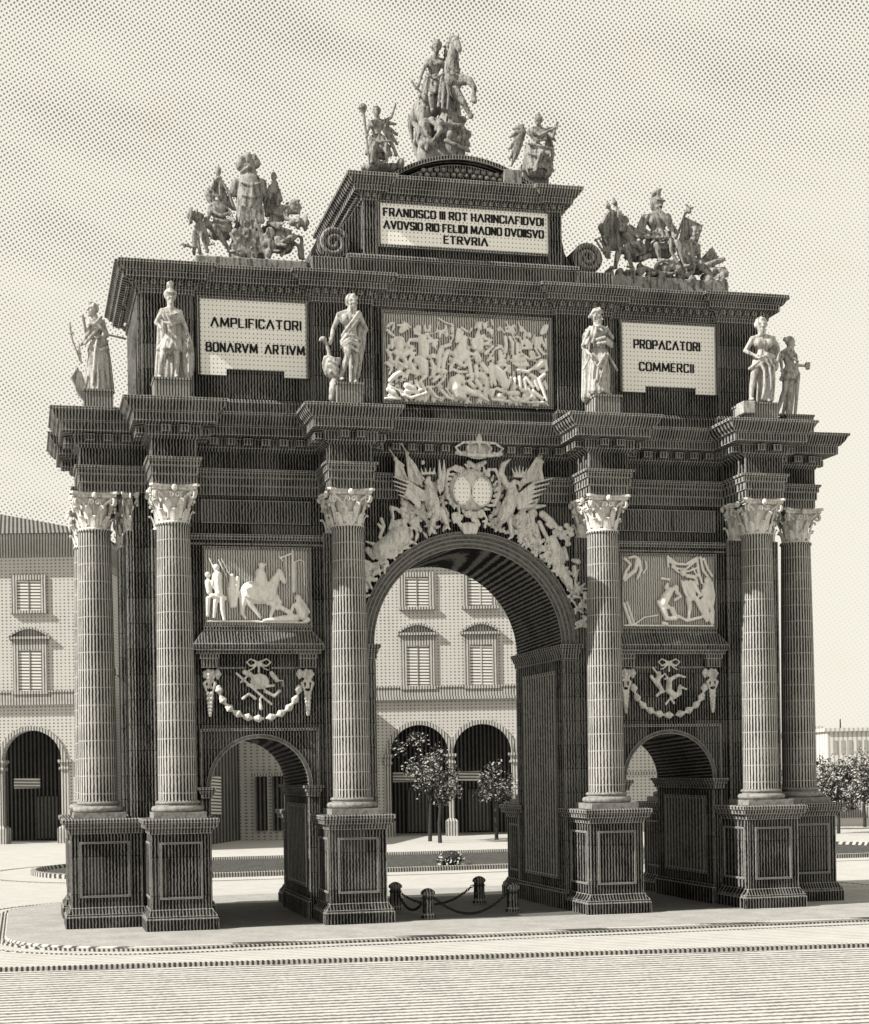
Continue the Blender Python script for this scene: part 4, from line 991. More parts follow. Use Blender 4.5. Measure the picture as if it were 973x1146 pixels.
f = Fig(); J = J_(S, head=(800, 392, -.1), shL=(660, 425, .05), shR=(742, 395, -.1), elL=(635, 500, -.2), haL=(690, 520, -.4), elR=(735, 480, -.3), haR=(775, 500, -.4), pel=(640, 560), knL=(690, 620, -.4), ftL=(640, 690, -.4), knR=(785, 600, -.35), ftR=(680, 660, -.5))
f.body(J, 1.35, (.8, -.6), hair='bun'); f.skirt(S, ((600, 520), (690, 520)), ((590, 640), (800, 620)), 9, .06, .06, .3)
f.strokes(S, [[(620, 500, -.25), (680, 540, -.35), (760, 560, -.3)], [(780, 590, -.3), (840, 580, -.1), (850, 720, -.1)], [(760, 620, -.3), (820, 640, -.15), (830, 720, -.15)], [(700, 640, -.4), (740, 680, -.35), (700, 720, -.4)], [(640, 420, -.1), (690, 450, -.22), (740, 430, -.2)]], .05)
blob(f, 'captive', M['trophy'], t, .024, loc=b0)
for pole, cloth, n_ in ((((315, 140), (330, 330)), ((285, 200), (330, 200), (420, 390), (330, 330), (275, 250)), 1), (((672, 175), (650, 420)), ((640, 225), (690, 225), (720, 330), (700, 420), (620, 430), (605, 330)), 2)):
    f = Fig(); f.slab(S, cloth, .12, .14)
    xs_ = [c[0] for c in cloth]
    f.strokes(S, [[(pole[0][0], pole[0][1]+40, .1), ((pole[0][0]*2+c[0]*3)/5, (pole[0][1]+c[1])/2+15, .05), (c[0], c[1], .08)] for c in cloth[1:]], .045)
    blob(f, 'banner', M['trophy'], t, .024, loc=b0)
    f = Fig(); f.tube([S(*pole[0], .12), S(*pole[1], .12)], .035, 8); f.ell(S(*pole[0], .12), (.08, .08, .13), 8, 6); blob(f, 'pole', M['trophy'], t, .02, loc=b0)
for c0_, c1_ in (((190, 470), (125, 465)), ((770, 510), (855, 510))):
    f = Fig(); e0, e1 = S(*c0_, -.35), S(*c1_, -.35); f.tube([e0, e1], [.09, .11], 12)
    for q_, r_ in ((e1, .17), (e0.lerp(e1, .45), .13)): f.tube([(q_.x, q_.y+r_*cos(2*pi*a/16), q_.z+r_*sin(2*pi*a/16)) for a in range(17)], .045, 6)
    blob(f, 'drum', M['trophy'], t, .022, loc=b0)
f = Fig(); rr = random.Random(8)
for i in range(60):
    x = rr.uniform(380, 640); y = rr.uniform(560, 725)
    f.ell(S(x, y, -.35+rr.uniform(-.1, .2)), (rr.uniform(.05, .14), .12, rr.uniform(.05, .16)), 8, 5, Matrix.Rotation(rr.uniform(-1.2, 1.2), 3, 'Y'))
for i in range(16):
    x = rr.uniform(400, 620); f.tube([S(x, 700, -.4), S(x+rr.uniform(-90, 90), rr.uniform(470, 600), -.35)], [.04, .03], 6)
p = S(150, 712); q = S(858, 735); f.box(p.x, q.x, .95, 2.3, 16.17, p.z-.06)
f.strokes(S, [[(70, 640, -.3), (110, 655, -.3), (160, 665, -.3)], [(85, 660, -.3), (110, 640, -.3)]], .035)
blob(f, 'heap_of_arms', M['trophy'], t, .026, loc=b0)

# --- right trophy: seated commander, captives and banners
S = Sk(640, 200, 5.406, 1.5)
b0 = Vector((5.5, 1.5, 16.17))
t = tag(empty('trophy_group', b0), 'carved trophy of a plumed commander with captives and banners on the right of the attic', 'statue group')
f = Fig(); J = J_(S, head=(518, 165), shL=(445, 235), shR=(585, 232), elL=(430, 310, -.05), haL=(480, 370, -.3), elR=(610, 310), haR=(590, 360, -.3), pel=(525, 380), knL=(480, 430, -.4), ftL=(500, 520, -.4), knR=(600, 420, -.45), ftR=(640, 560, -.5))
f.body(J, 1.45, (.2, -1), helmet=True); f.skirt(S, ((470, 330), (590, 330)), ((440, 440), (620, 440)), 9, .06, .07, .32)
f.strokes(S, [[(490, 195, -.2), (530, 260, -.3), (600, 350, -.25)], [(505, 190, -.2), (555, 260, -.3), (615, 340, -.25)], [(430, 225, -.05), (405, 290, .0), (400, 350, .05)], [(450, 235, -.1), (425, 300, -.05), (425, 370, 0)], [(470, 350, -.35), (530, 390, -.45), (560, 380, -.4)], [(560, 400, -.45), (560, 470, -.5), (600, 540, -.5)], [(600, 410, -.5), (640, 470, -.5), (670, 540, -.45)], [(520, 40+25, 0), (540, 60, 0), (525, 85, 0)]], .05)
blob(f, 'commander', M['trophy'], t, .024, loc=b0)
f = Fig(); J = J_(S, head=(300, 285, -.1), shL=(345, 315, .05), shR=(375, 300, .1), elL=(400, 375, -.3), haL=(480, 382, -.4), elR=(430, 340, -.1), haR=(500, 400, -.35), pel=(370, 430), knL=(300, 440, -.4), ftL=(335, 555, -.35), knR=(262, 450, -.3), ftR=(240, 555, -.3))
f.body(J, 1.45, (-.8, -.6), hair='curls'); f.skirt(S, ((330, 400), (410, 400)), ((330, 480), (430, 480)), 7, .06, .06, .28)
f.strokes(S, [[(300, 430, -.4), (360, 420, -.45), (410, 470, -.35)], [(330, 410, -.35), (390, 410, -.4), (420, 450, -.3)], [(210, 565, -.3), (240, 555, -.3)]], .05)
blob(f, 'captive', M['trophy'], t, .024, loc=b0)
f = Fig(); J = J_(S, head=(743, 335), shL=(655, 405), shR=(762, 410), elL=(640, 470, -.15), haL=(650, 520, -.3), elR=(775, 470, .05), haR=(770, 520, -.1), pel=(705, 505, -.05), knL=(745, 545, -.35), ftL=(830, 635, -.35), knR=(800, 540, -.15), ftR=(890, 630, -.2))
f.body(J, 1.45, (.2, -1), hair='bald'); f.skirt(S, ((670, 490), (760, 490)), ((690, 550), (800, 560)), 7, .06, .06, .28)
blob(f, 'captive', M['trophy'], t, .024, loc=b0)
f = Fig(); f.slab(S, [(240, 175), (175, 275), (200, 330), (210, 420), (320, 420), (345, 270), (310, 200)], .12, .16)
f.strokes(S, [[(245, 190, .1), (200, 270, .06), (215, 400, .08)], [(260, 190, .1), (245, 300, .05), (250, 420, .08)], [(290, 190, .1), (285, 300, .05), (290, 420, .08)], [(300, 195, .1), (335, 260, .06), (330, 380, .08)]], .05); blob(f, 'banner', M['trophy'], t, .024, loc=b0)
f = Fig(); f.slab(S, [(690, 225), (800, 275), (765, 390), (660, 370)], .10, .08); f.strokes(S, [[(690, 225, .1), (800, 275, .1), (765, 390, .1)]], .03); blob(f, 'banner', M['trophy'], t, .024, loc=b0)
for a, b in (((222, 130), (260, 260)), ((262, 110), (300, 220)), ((712, 160), (640, 360))):
    f = Fig(); f.tube([S(*a, .1), S(*b, .1)], .035, 8); f.tube([S(a[0]-4, a[1]-5, .1), S(a[0]+8, a[1]+28, .1)], [.02, .075], 8)
    if a[0] > 600: f.strokes(S, [[(705, 150, .1), (720, 172, .1), (745, 165, .1)]], .03)
    blob(f, 'pole', M['trophy'], t, .02, loc=b0)
f = Fig()
for k in range(6): f.tube([S(775+k*8, 500+k*5, .0), S(850+k*9, 425+k*16, .0)], [.035, .05], 6)
blob(f, 'sheaf_of_arrows', M['trophy'], t, .024, loc=b0)
f = Fig()
for k in range(4): f.tube([S(135+k*22, 370-k*8, -.1), S(160+k*22, 410-k*8, -.1), S(215+k*5, 480, 0)], [.025, .035, .03], 6)
f.strokes(S, [[(130, 380, -.1), (200, 350, -.1)]], .02); blob(f, 'trident', M['trophy'], t, .02, loc=b0)
f = Fig(); rr = random.Random(11)
pts = [S(545+75*cos(a), 565+40*sin(a), -.45) for a in [2*pi*k/18 for k in range(19)]]; f.tube(pts, .05, 7)
for i in range(90):
    x = rr.uniform(200, 900); y = rr.uniform(540 if 380 < x < 760 else 575, 640)
    f.ell(S(x, y, -.3+rr.uniform(-.15, .25)), (rr.uniform(.06, .16), .14, rr.uniform(.05, .14)), 8, 5, Matrix.Rotation(rr.uniform(-1.2, 1.2), 3, 'Y'))
for a, b in (((800, 540), (900, 500)), ((820, 570), (905, 560)), ((400, 500), (480, 470)), ((800, 600), (910, 650)), ((420, 560), (560, 610)), ((600, 520), (680, 600))): f.tube([S(*a, -.25), S(*b, -.2)], [.09, .07], 8)
p = S(190, 612); q = S(905, 640); f.box(p.x, q.x, 1.0, 2.3, 16.17, p.z)
blob(f, 'heap_of_arms', M['trophy'], t, .026, loc=b0)
print('figures done')

# ==================================================================== RELIEFS AND CARVED ORNAMENT OF THE ARCH
def rel(f, S, items, squash=1.0):
    for it in items:
        pts, r = it[0], it[1]; dep = it[2] if len(it) > 2 else 0
        r = [a_*squash for a_ in r] if isinstance(r, (list, tuple)) else r*squash
        f.tube([S(x, y, dep) for x, y in pts], r, 8)
def blobpart(f, name, m_, parent, vox=.016, smooth=1, label=None):
    """remeshed carving that is a part or sub-part of the arch"""
    pl = Vector((0, 0, 0)); q = parent
    while q is not None: pl += Vector(q.location); q = q.parent
    o = blob(f, name, m_, None, vox, loc=pl, smooth=smooth); o.parent = parent; o.location = (0, 0, 0)
    if label: o['label'] = label
    return o
def rel_panel(x0, x1, z0, z1, label=None, mt='relief_bg'):
    m = MB(); m.box(x0, x1, .955, 1.02, z0, z1); o = part(m, 'relief_panel', M[mt], label=label)
    m = MB(); t = .06
    m.box(x0-t, x1+t, .90, 1.01, z1+.004, z1+t); m.box(x0-t, x1+t, .90, 1.01, z0-t, z0-.004); m.box(x0-t, x0-.004, .90, 1.01, z0, z1); m.box(x1+.004, x1+t, .90, 1.01, z0, z1)
    part(m, 'frame', M['mould'], o)
    return o
# central battle
po = rel_panel(-2.12, 2.27, 13.10, 15.33, 'pale battle relief crowded with horsemen and fallen soldiers', 'relief_deep')
f = Fig(); S = Sk(425, 345, 9.73, .93)
rel(f, S, [
 # left: horse seen from behind with rider, another horse
 ([(420, 570), (470, 600), (480, 680)], [.13, .15, .12], -.03), ([(480, 680), (500, 740), (440, 800), (500, 910)], [.11, .06, .05, .035], -.04),
 ([(560, 580), (590, 640), (570, 720)], [.05, .06, .03], -.03), ([(330, 620), (380, 690), (400, 720), (320, 690)], [.09, .07, .05, .04], -.04),
 ([(460, 340), (480, 420), (480, 500)], [.13, .15, .13], -.05), ([(400, 350), (320, 350), (300, 400), (340, 430)], [.06, .05, .05, .03], -.06),
 ([(415, 220), (420, 240)], [.085, .08], -.05), ([(370, 230), (380, 280), (440, 290)], [.03, .04, .03], -.05), ([(500, 285), (540, 285)], [.04, .02], -.05),
 ([(250, 230), (230, 250)], [.09, .07], -.04), ([(260, 150), (310, 230)], .02, -.06), ([(190, 190), (260, 180), (300, 230)], .03, -.05),
 ([(215, 380), (215, 430)], [.12, .12], -.02), ([(130, 350), (130, 430)], [.05, .05], -.05), ([(170, 480), (240, 520), (330, 470)], [.07, .10, .07], -.03),
 ([(190, 540), (170, 600), (180, 650)], [.05, .04, .03], -.05), ([(270, 560), (290, 620)], [.06, .04], -.05), ([(200, 590), (290, 655)], .03, -.06),
 ([(330, 500), (380, 480), (330, 560), (310, 630)], [.04, .05, .05, .03], -.06), ([(80, 240), (120, 280), (150, 300)], [.04, .05, .03], -.04),
 ([(80, 460), (110, 520)], [.05, .05], -.03), ([(110, 570), (140, 590)], .05, -.04), ([(80, 610), (130, 660), (100, 720)], [.04, .04, .03], -.05),
 # fallen men bottom left
 ([(110, 790), (160, 740), (220, 700)], [.06, .08, .07], -.04), ([(210, 720), (260, 740), (230, 800)], [.04, .04, .03], -.06), ([(300, 700), (290, 760)], [.05, .04], -.05),
 ([(90, 890), (150, 930)], [.06, .08], -.05), ([(60, 985), (220, 990)], [.035, .04], -.05), ([(120, 860), (210, 900), (250, 960)], .03, -.05),
 ([(290, 850), (360, 880)], [.09, .08], -.05), ([(280, 910), (400, 920), (450, 890)], [.05, .05, .04], -.06), ([(260, 950), (330, 985), (500, 930)], [.045, .05, .04], -.07),
 ([(390, 800), (430, 870)], [.05, .03], -.06), ([(540, 880), (600, 960), (650, 985)], [.05, .045, .03], -.06), ([(510, 860), (590, 860)], .03, -.06),
 ([(580, 800), (650, 740), (690, 780), (620, 850)], [.05, .05, .04, .03], -.05), ([(670, 900), (740, 980), (790, 995)], [.05, .05, .03], -.07),
 ([(720, 880), (760, 940)], [.03, .03], -.07), ([(560, 520), (600, 540), (590, 500)], [.04, .03, .02], -.04),
 # middle: banner, standing horse
 ([(640, 150), (620, 260), (560, 280), (550, 160)], .02, -.0), ([(640, 110), (700, 150), (780, 180), (805, 230), (800, 320), (770, 380)], .022, -.03),
 ([(670, 430), (640, 540), (640, 640)], [.06, .07, .05], -.03), ([(740, 470), (700, 560), (690, 650)], [.06, .07, .05], -.03), ([(700, 420), (760, 400)], .05, -.05),
 ([(640, 680), (720, 690)], [.07, .06], -.01),
 ([(840, 270), (830, 370)], [.045, .045], -.08), ([(850, 240), (890, 270), (850, 350)], [.05, .06, .045], -.08), ([(890, 220), (950, 260)], [.04, .03], -.06),
 ([(920, 330), (900, 400), (870, 480)], [.08, .12, .16], -.04), ([(820, 500), (880, 560), (940, 500)], [.10, .12, .12], -.04),
 ([(800, 590), (770, 650), (760, 690)], [.05, .045, .035], -.07), ([(800, 570), (880, 620), (920, 640), (940, 600)], [.06, .06, .05, .05], -.08), ([(780, 670), (860, 700), (940, 700)], [.04, .04, .03], -.08),
 # fallen horse, centre bottom
 ([(800, 800), (830, 880), (850, 940)], [.13, .17, .13], -.05), ([(850, 760), (900, 800)], [.10, .08], -.05), ([(830, 900), (930, 910)], [.10, .08], -.06), ([(900, 965), (905, 975)], [.08, .08], -.09), ([(860, 950), (890, 930)], .04, -.09)])
S2 = Sk(520, 345, 9.73, .93)
rel(f, S2, [
 ([(150, 190), (155, 225)], [.075, .065], -.10), ([(110, 220), (130, 160), (190, 160), (210, 220)], .028, -.06), ([(140, 270), (140, 310)], [.05, .08], -.08),
 ([(80, 350), (140, 340), (200, 310)], [.04, .05, .05], -.10), ([(150, 380), (150, 430)], [.14, .12], -.06), ([(80, 380), (90, 440), (180, 450)], [.055, .05, .045], -.10), ([(220, 340), (290, 350), (220, 400)], [.05, .04, .04], -.08),
 ([(230, 390), (300, 420), (220, 500)], [.05, .045, .045], -.09), ([(120, 500), (140, 560)], [.07, .10], -.08), ([(60, 500), (110, 520)], .04, -.08),
 ([(30, 550), (50, 640), (70, 760)], [.06, .06, .05], -.09), ([(120, 640), (130, 740)], [.07, .06], -.04), ([(190, 620), (240, 690)], [.07, .07], -.05), ([(180, 730), (220, 780), (240, 860), (210, 920)], [.09, .08, .05, .03], -.06),
 ([(290, 620), (300, 730), (330, 830)], [.07, .06, .05], -.05), ([(260, 640), (290, 850)], [.03, .03], -.07), ([(20, 740), (90, 720), (80, 780), (30, 800)], .04, -.08),
 ([(0, 880), (80, 930), (150, 950), (250, 1010)], [.09, .09, .06, .035], -.07), ([(30, 910), (130, 920)], [.08, .07], -.06), ([(130, 800), (180, 880)], [.07, .05], -.05), ([(60, 820), (90, 850)], [.06, .06], -.05),
 ([(280, 900), (320, 880), (290, 960)], [.05, .05, .04], -.07), ([(370, 960), (380, 965)], [.08, .08], -.08), ([(300, 1000), (400, 1010), (470, 1020)], .04, -.07),
 # right group
 ([(380, 480), (400, 600)], [.06, .07], -.05), ([(430, 520), (360, 600), (430, 580)], [.04, .06, .05], -.07), ([(370, 620), (440, 620)], .05, -.05), ([(340, 650), (390, 740), (440, 840)], [.08, .15, .12], -.05),
 ([(480, 640), (420, 700)], [.05, .04], -.07), ([(440, 760), (400, 850)], .035, -.10), ([(490, 770), (460, 870)], .035, -.10), ([(540, 770), (530, 890)], .04, -.09), ([(590, 760), (600, 880)], .05, -.08), ([(640, 790), (660, 880)], .05, -.07),
 ([(560, 570), (640, 560), (690, 620), (560, 620)], [.06, .08, .07, .05], -.05), ([(570, 680), (680, 700), (720, 670)], [.05, .05, .04], -.08), ([(530, 540), (620, 500)], [.05, .04], -.04),
 ([(440, 320), (450, 400), (440, 480)], [.05, .05, .05], -.04), ([(490, 320), (520, 380), (520, 500)], [.05, .05, .04], -.04), ([(570, 400), (570, 490)], [.05, .04], -.04), ([(450, 150), (520, 300), (590, 430)], .02, -.05), ([(380, 200), (430, 270)], .02, -.05),
 ([(580, 150), (620, 260)], .018, -.04), ([(600, 320), (620, 380)], .03, -.04), ([(650, 320), (620, 420)], .03, -.04),
 ([(695, 295), (700, 305)], [.07, .06], -.07), ([(670, 370), (700, 420)], [.09, .09], -.05), ([(630, 440), (720, 440)], .04, -.07), ([(725, 505), (730, 515)], [.09, .085], -.08), ([(640, 520), (700, 560), (800, 540)], .035, -.08),
 ([(790, 360), (790, 400)], [.11, .10], -.05), ([(750, 330), (830, 320), (860, 420)], .03, -.07), ([(800, 430), (860, 510), (880, 500)], [.05, .04, .03], -.06), ([(760, 440), (820, 530)], .03, -.06),
 ([(870, 210), (840, 270)], [.07, .07], -.04), ([(890, 200), (870, 260)], .06, -.04), ([(880, 340), (880, 440)], .035, -.03),
 ([(830, 600), (790, 640), (740, 660)], [.11, .09, .05], -.06), ([(870, 580), (890, 680), (820, 700)], [.05, .05, .04], -.07), ([(860, 730), (800, 780)], [.06, .05], -.07), ([(810, 800), (850, 900), (890, 1010)], [.055, .05, .03], -.07),
 ([(760, 800), (800, 890)], [.05, .04], -.05), ([(740, 740), (690, 720), (770, 760)], .05, -.05), ([(660, 760), (740, 860)], [.05, .05], -.06), ([(740, 910), (840, 990)], [.06, .05], -.06), ([(480, 930), (570, 930)], [.06, .07], -.06),
 ([(500, 980), (540, 1010)], [.05, .04], -.06), ([(580, 990), (590, 1000)], [.06, .05], -.06), ([(640, 960), (660, 1010), (720, 970)], [.05, .06, .05], -.06), ([(620, 900), (690, 890), (760, 990)], [.05, .06, .04], -.06), ([(400, 900), (350, 880)], .05, -.06),
 ([(870, 800), (890, 880)], [.04, .04], -.04), ([(560, 1010), (700, 1030), (860, 1030)], .035, -.05), ([(290, 130), (310, 180)], .03, -.02)])
rr = random.Random(77)                                  # smaller bodies pressed between the large ones
for k in range(330):
    q_ = Vector((rr.uniform(-2.05, 2.2), .945, 13.16+rr.random()**1.5*2.0)); an = rr.uniform(0, pi); d_ = Vector((cos(an), 0, sin(an))); l_ = rr.uniform(.04, .13)
    f.tube([q_-d_*l_, q_+Vector((rr.uniform(-.03, .03), -.02, .02)), q_+d_*l_], [rr.uniform(.02, .04), .045, .02], 6)
for k in range(22):
    q_ = Vector((rr.uniform(-2.0, 2.15), .92, rr.uniform(13.3, 15.1))); f.ell(q_, (.05, .05, .06), 8, 6)
blobpart(f, 'battle_figures', M['relief'], po, .0145)
# left relief: horseman
po = rel_panel(-6.71, -4.13, 7.42, 9.29, 'grey relief of a horseman riding between soldiers and a seated woman')
f = Fig(); S = Sk(215, 600, 6.71, .93)
rel(f, S, [
 ([(640, 300), (600, 380), (580, 430)], [.07, .12, .16], -.03), ([(655, 275), (690, 345)], [.07, .045], -.05), ([(650, 250), (655, 265)], .02, -.04),
 ([(560, 440), (500, 440), (440, 420)], [.18, .19, .20], -.03), ([(430, 460), (440, 520), (490, 580), (510, 610)], [.12, .06, .04, .03], -.03), ([(400, 450), (380, 520), (375, 580), (400, 615)], [.10, .06, .04, .03], -.01),
 ([(600, 480), (610, 540), (590, 600)], [.10, .05, .035], -.03), ([(620, 460), (660, 500), (640, 550)], [.08, .045, .03], -.05), ([(400, 400), (370, 440), (365, 500)], [.05, .05, .03], -.02),
 ([(520, 225), (522, 230)], [.065, .06], -.07), ([(510, 280), (530, 350), (520, 400)], [.10, .10, .09], -.07), ([(490, 290), (480, 340), (520, 370)], .035, -.10), ([(540, 290), (560, 380)], .035, -.08), ([(530, 400), (550, 460), (565, 510)], [.07, .05, .04], -.09), ([(500, 215), (550, 215)], .02, -.06),
 ([(180, 235), (182, 240)], [.06, .055], -.07), ([(190, 300), (190, 370), (200, 430)], [.09, .08, .08], -.06), ([(165, 290), (150, 370), (190, 420)], .035, -.09), ([(180, 460), (170, 540), (165, 610)], [.06, .04, .03], -.05), ([(220, 460), (225, 550), (240, 630)], [.06, .045, .03], -.07), ([(150, 450), (240, 470)], .05, -.07),
 ([(115, 290), (118, 300)], [.055, .05], -.04), ([(120, 350), (130, 420)], [.07, .06], -.03), ([(120, 470), (115, 600)], [.05, .03], -.03), ([(130, 170), (170, 260)], .015, -.04), ([(200, 180), (260, 310)], .015, -.03), ([(220, 170), (280, 290)], .012, -.02),
 ([(300, 300), (290, 420), (300, 520)], [.05, .07, .06], .0), ([(340, 320), (330, 400), (320, 520)], [.05, .06, .05], .0), ([(280, 400), (350, 430)], .05, -.01),
 ([(795, 465), (800, 475)], [.065, .055], -.06), ([(800, 520), (830, 590)], [.09, .11], -.05), ([(760, 520), (740, 580), (770, 620)], .035, -.08), ([(780, 615), (680, 620), (540, 635)], [.07, .06, .03], -.06), ([(820, 490), (870, 570)], .045, -.04), ([(670, 540), (740, 580)], [.05, .05], -.04), ([(850, 640), (870, 630)], .05, -.05),
 ([(705, 150), (710, 330)], .018, -.0), ([(755, 110), (760, 420)], .022, -.01), ([(730, 130), (735, 300)], .012, .01), ([(660, 165), (750, 130)], .02, -.02), ([(650, 150), (680, 185)], .015, -.02), ([(785, 190), (810, 178), (840, 190), (845, 370)], .015, -.0), ([(775, 190), (775, 420)], .012, 0),
 ([(110, 640), (500, 640)], .02, -.02), ([(480, 645), (860, 650)], .02, -.02)], 1.3)
blobpart(f, 'rider_figures', M['relief'], po, .0155)
# right relief: curtained tent
po = rel_panel(4.15, 6.74, 7.45, 9.29, 'grey relief of a bowing man before two standing figures under a curtain')
f = Fig(); S = Sk(685, 610, 7.78, .93)
rel(f, S, [
 ([(610, 240), (612, 250)], [.075, .065], -.08), ([(640, 340), (680, 400), (690, 450)], [.08, .10, .09], -.07), ([(600, 320), (620, 400), (640, 440)], .03, -.09), ([(700, 330), (760, 440)], [.045, .04], -.08), ([(660, 470), (670, 550), (660, 650)], [.06, .045, .03], -.06), ([(730, 470), (770, 560), (820, 660)], [.06, .045, .035], -.06),
 ([(650, 270), (720, 280), (740, 340), (680, 320)], [.04, .05, .05, .04], -.04), ([(820, 310), (822, 320)], [.065, .06], -.07), ([(820, 370), (830, 440)], [.10, .11], -.05), ([(780, 400), (790, 450), (860, 440)], .035, -.09), ([(860, 330), (880, 440), (870, 520)], .04, -.05), ([(790, 480), (820, 580), (860, 670)], [.06, .05, .04], -.06), ([(840, 490), (870, 580), (870, 680)], [.06, .05, .04], -.05), ([(780, 480), (860, 520)], .04, -.07),
 ([(545, 375), (550, 380)], [.065, .06], -.08), ([(500, 400), (460, 460), (440, 510)], [.08, .10, .10], -.06), ([(560, 420), (590, 450), (540, 480)], [.05, .04, .035], -.09), ([(400, 500), (430, 550), (480, 540)], [.05, .06, .05], -.06), ([(440, 560), (470, 640), (520, 640)], [.07, .06, .05], -.06), ([(520, 560), (550, 640)], [.06, .05], -.05), ([(440, 680), (470, 690)], .04, -.06), ([(470, 370), (480, 340)], [.05, .03], -.04), ([(430, 290), (500, 300)], .03, -.01),
 ([(490, 110), (560, 165), (640, 170), (720, 120)], .03, -.04), ([(490, 130), (560, 205), (640, 210), (740, 130)], .025, -.04), ([(480, 100), (485, 190)], .025, -.04), ([(740, 110), (750, 230), (780, 330)], .03, -.03), ([(520, 190), (580, 240), (660, 230), (740, 200)], .022, -.03), ([(770, 110), (790, 220), (850, 300)], .03, -.03), ([(800, 120), (830, 200), (870, 270)], .03, -.02), ([(700, 200), (740, 270)], .02, -.03),
 ([(110, 120), (160, 170), (120, 230), (100, 290)], .035, -.02), ([(220, 120), (200, 220), (130, 280), (110, 310)], [.05, .05, .04, .03], -.03), ([(240, 140), (250, 220), (220, 290)], .035, -.02), ([(290, 140), (300, 200), (270, 250)], .02, -.02), ([(150, 110), (200, 100)], .03, -.02),
 ([(100, 510), (160, 690)], .035, -.02), ([(130, 500), (190, 680)], .025, -.02), ([(570, 620), (650, 660), (770, 630)], .035, -.05), ([(200, 690), (280, 630), (400, 610)], .02, 0), ([(110, 700), (880, 705)], .02, -.02)], 1.3)
blobpart(f, 'tent_figures', M['relief'], po, .0155)

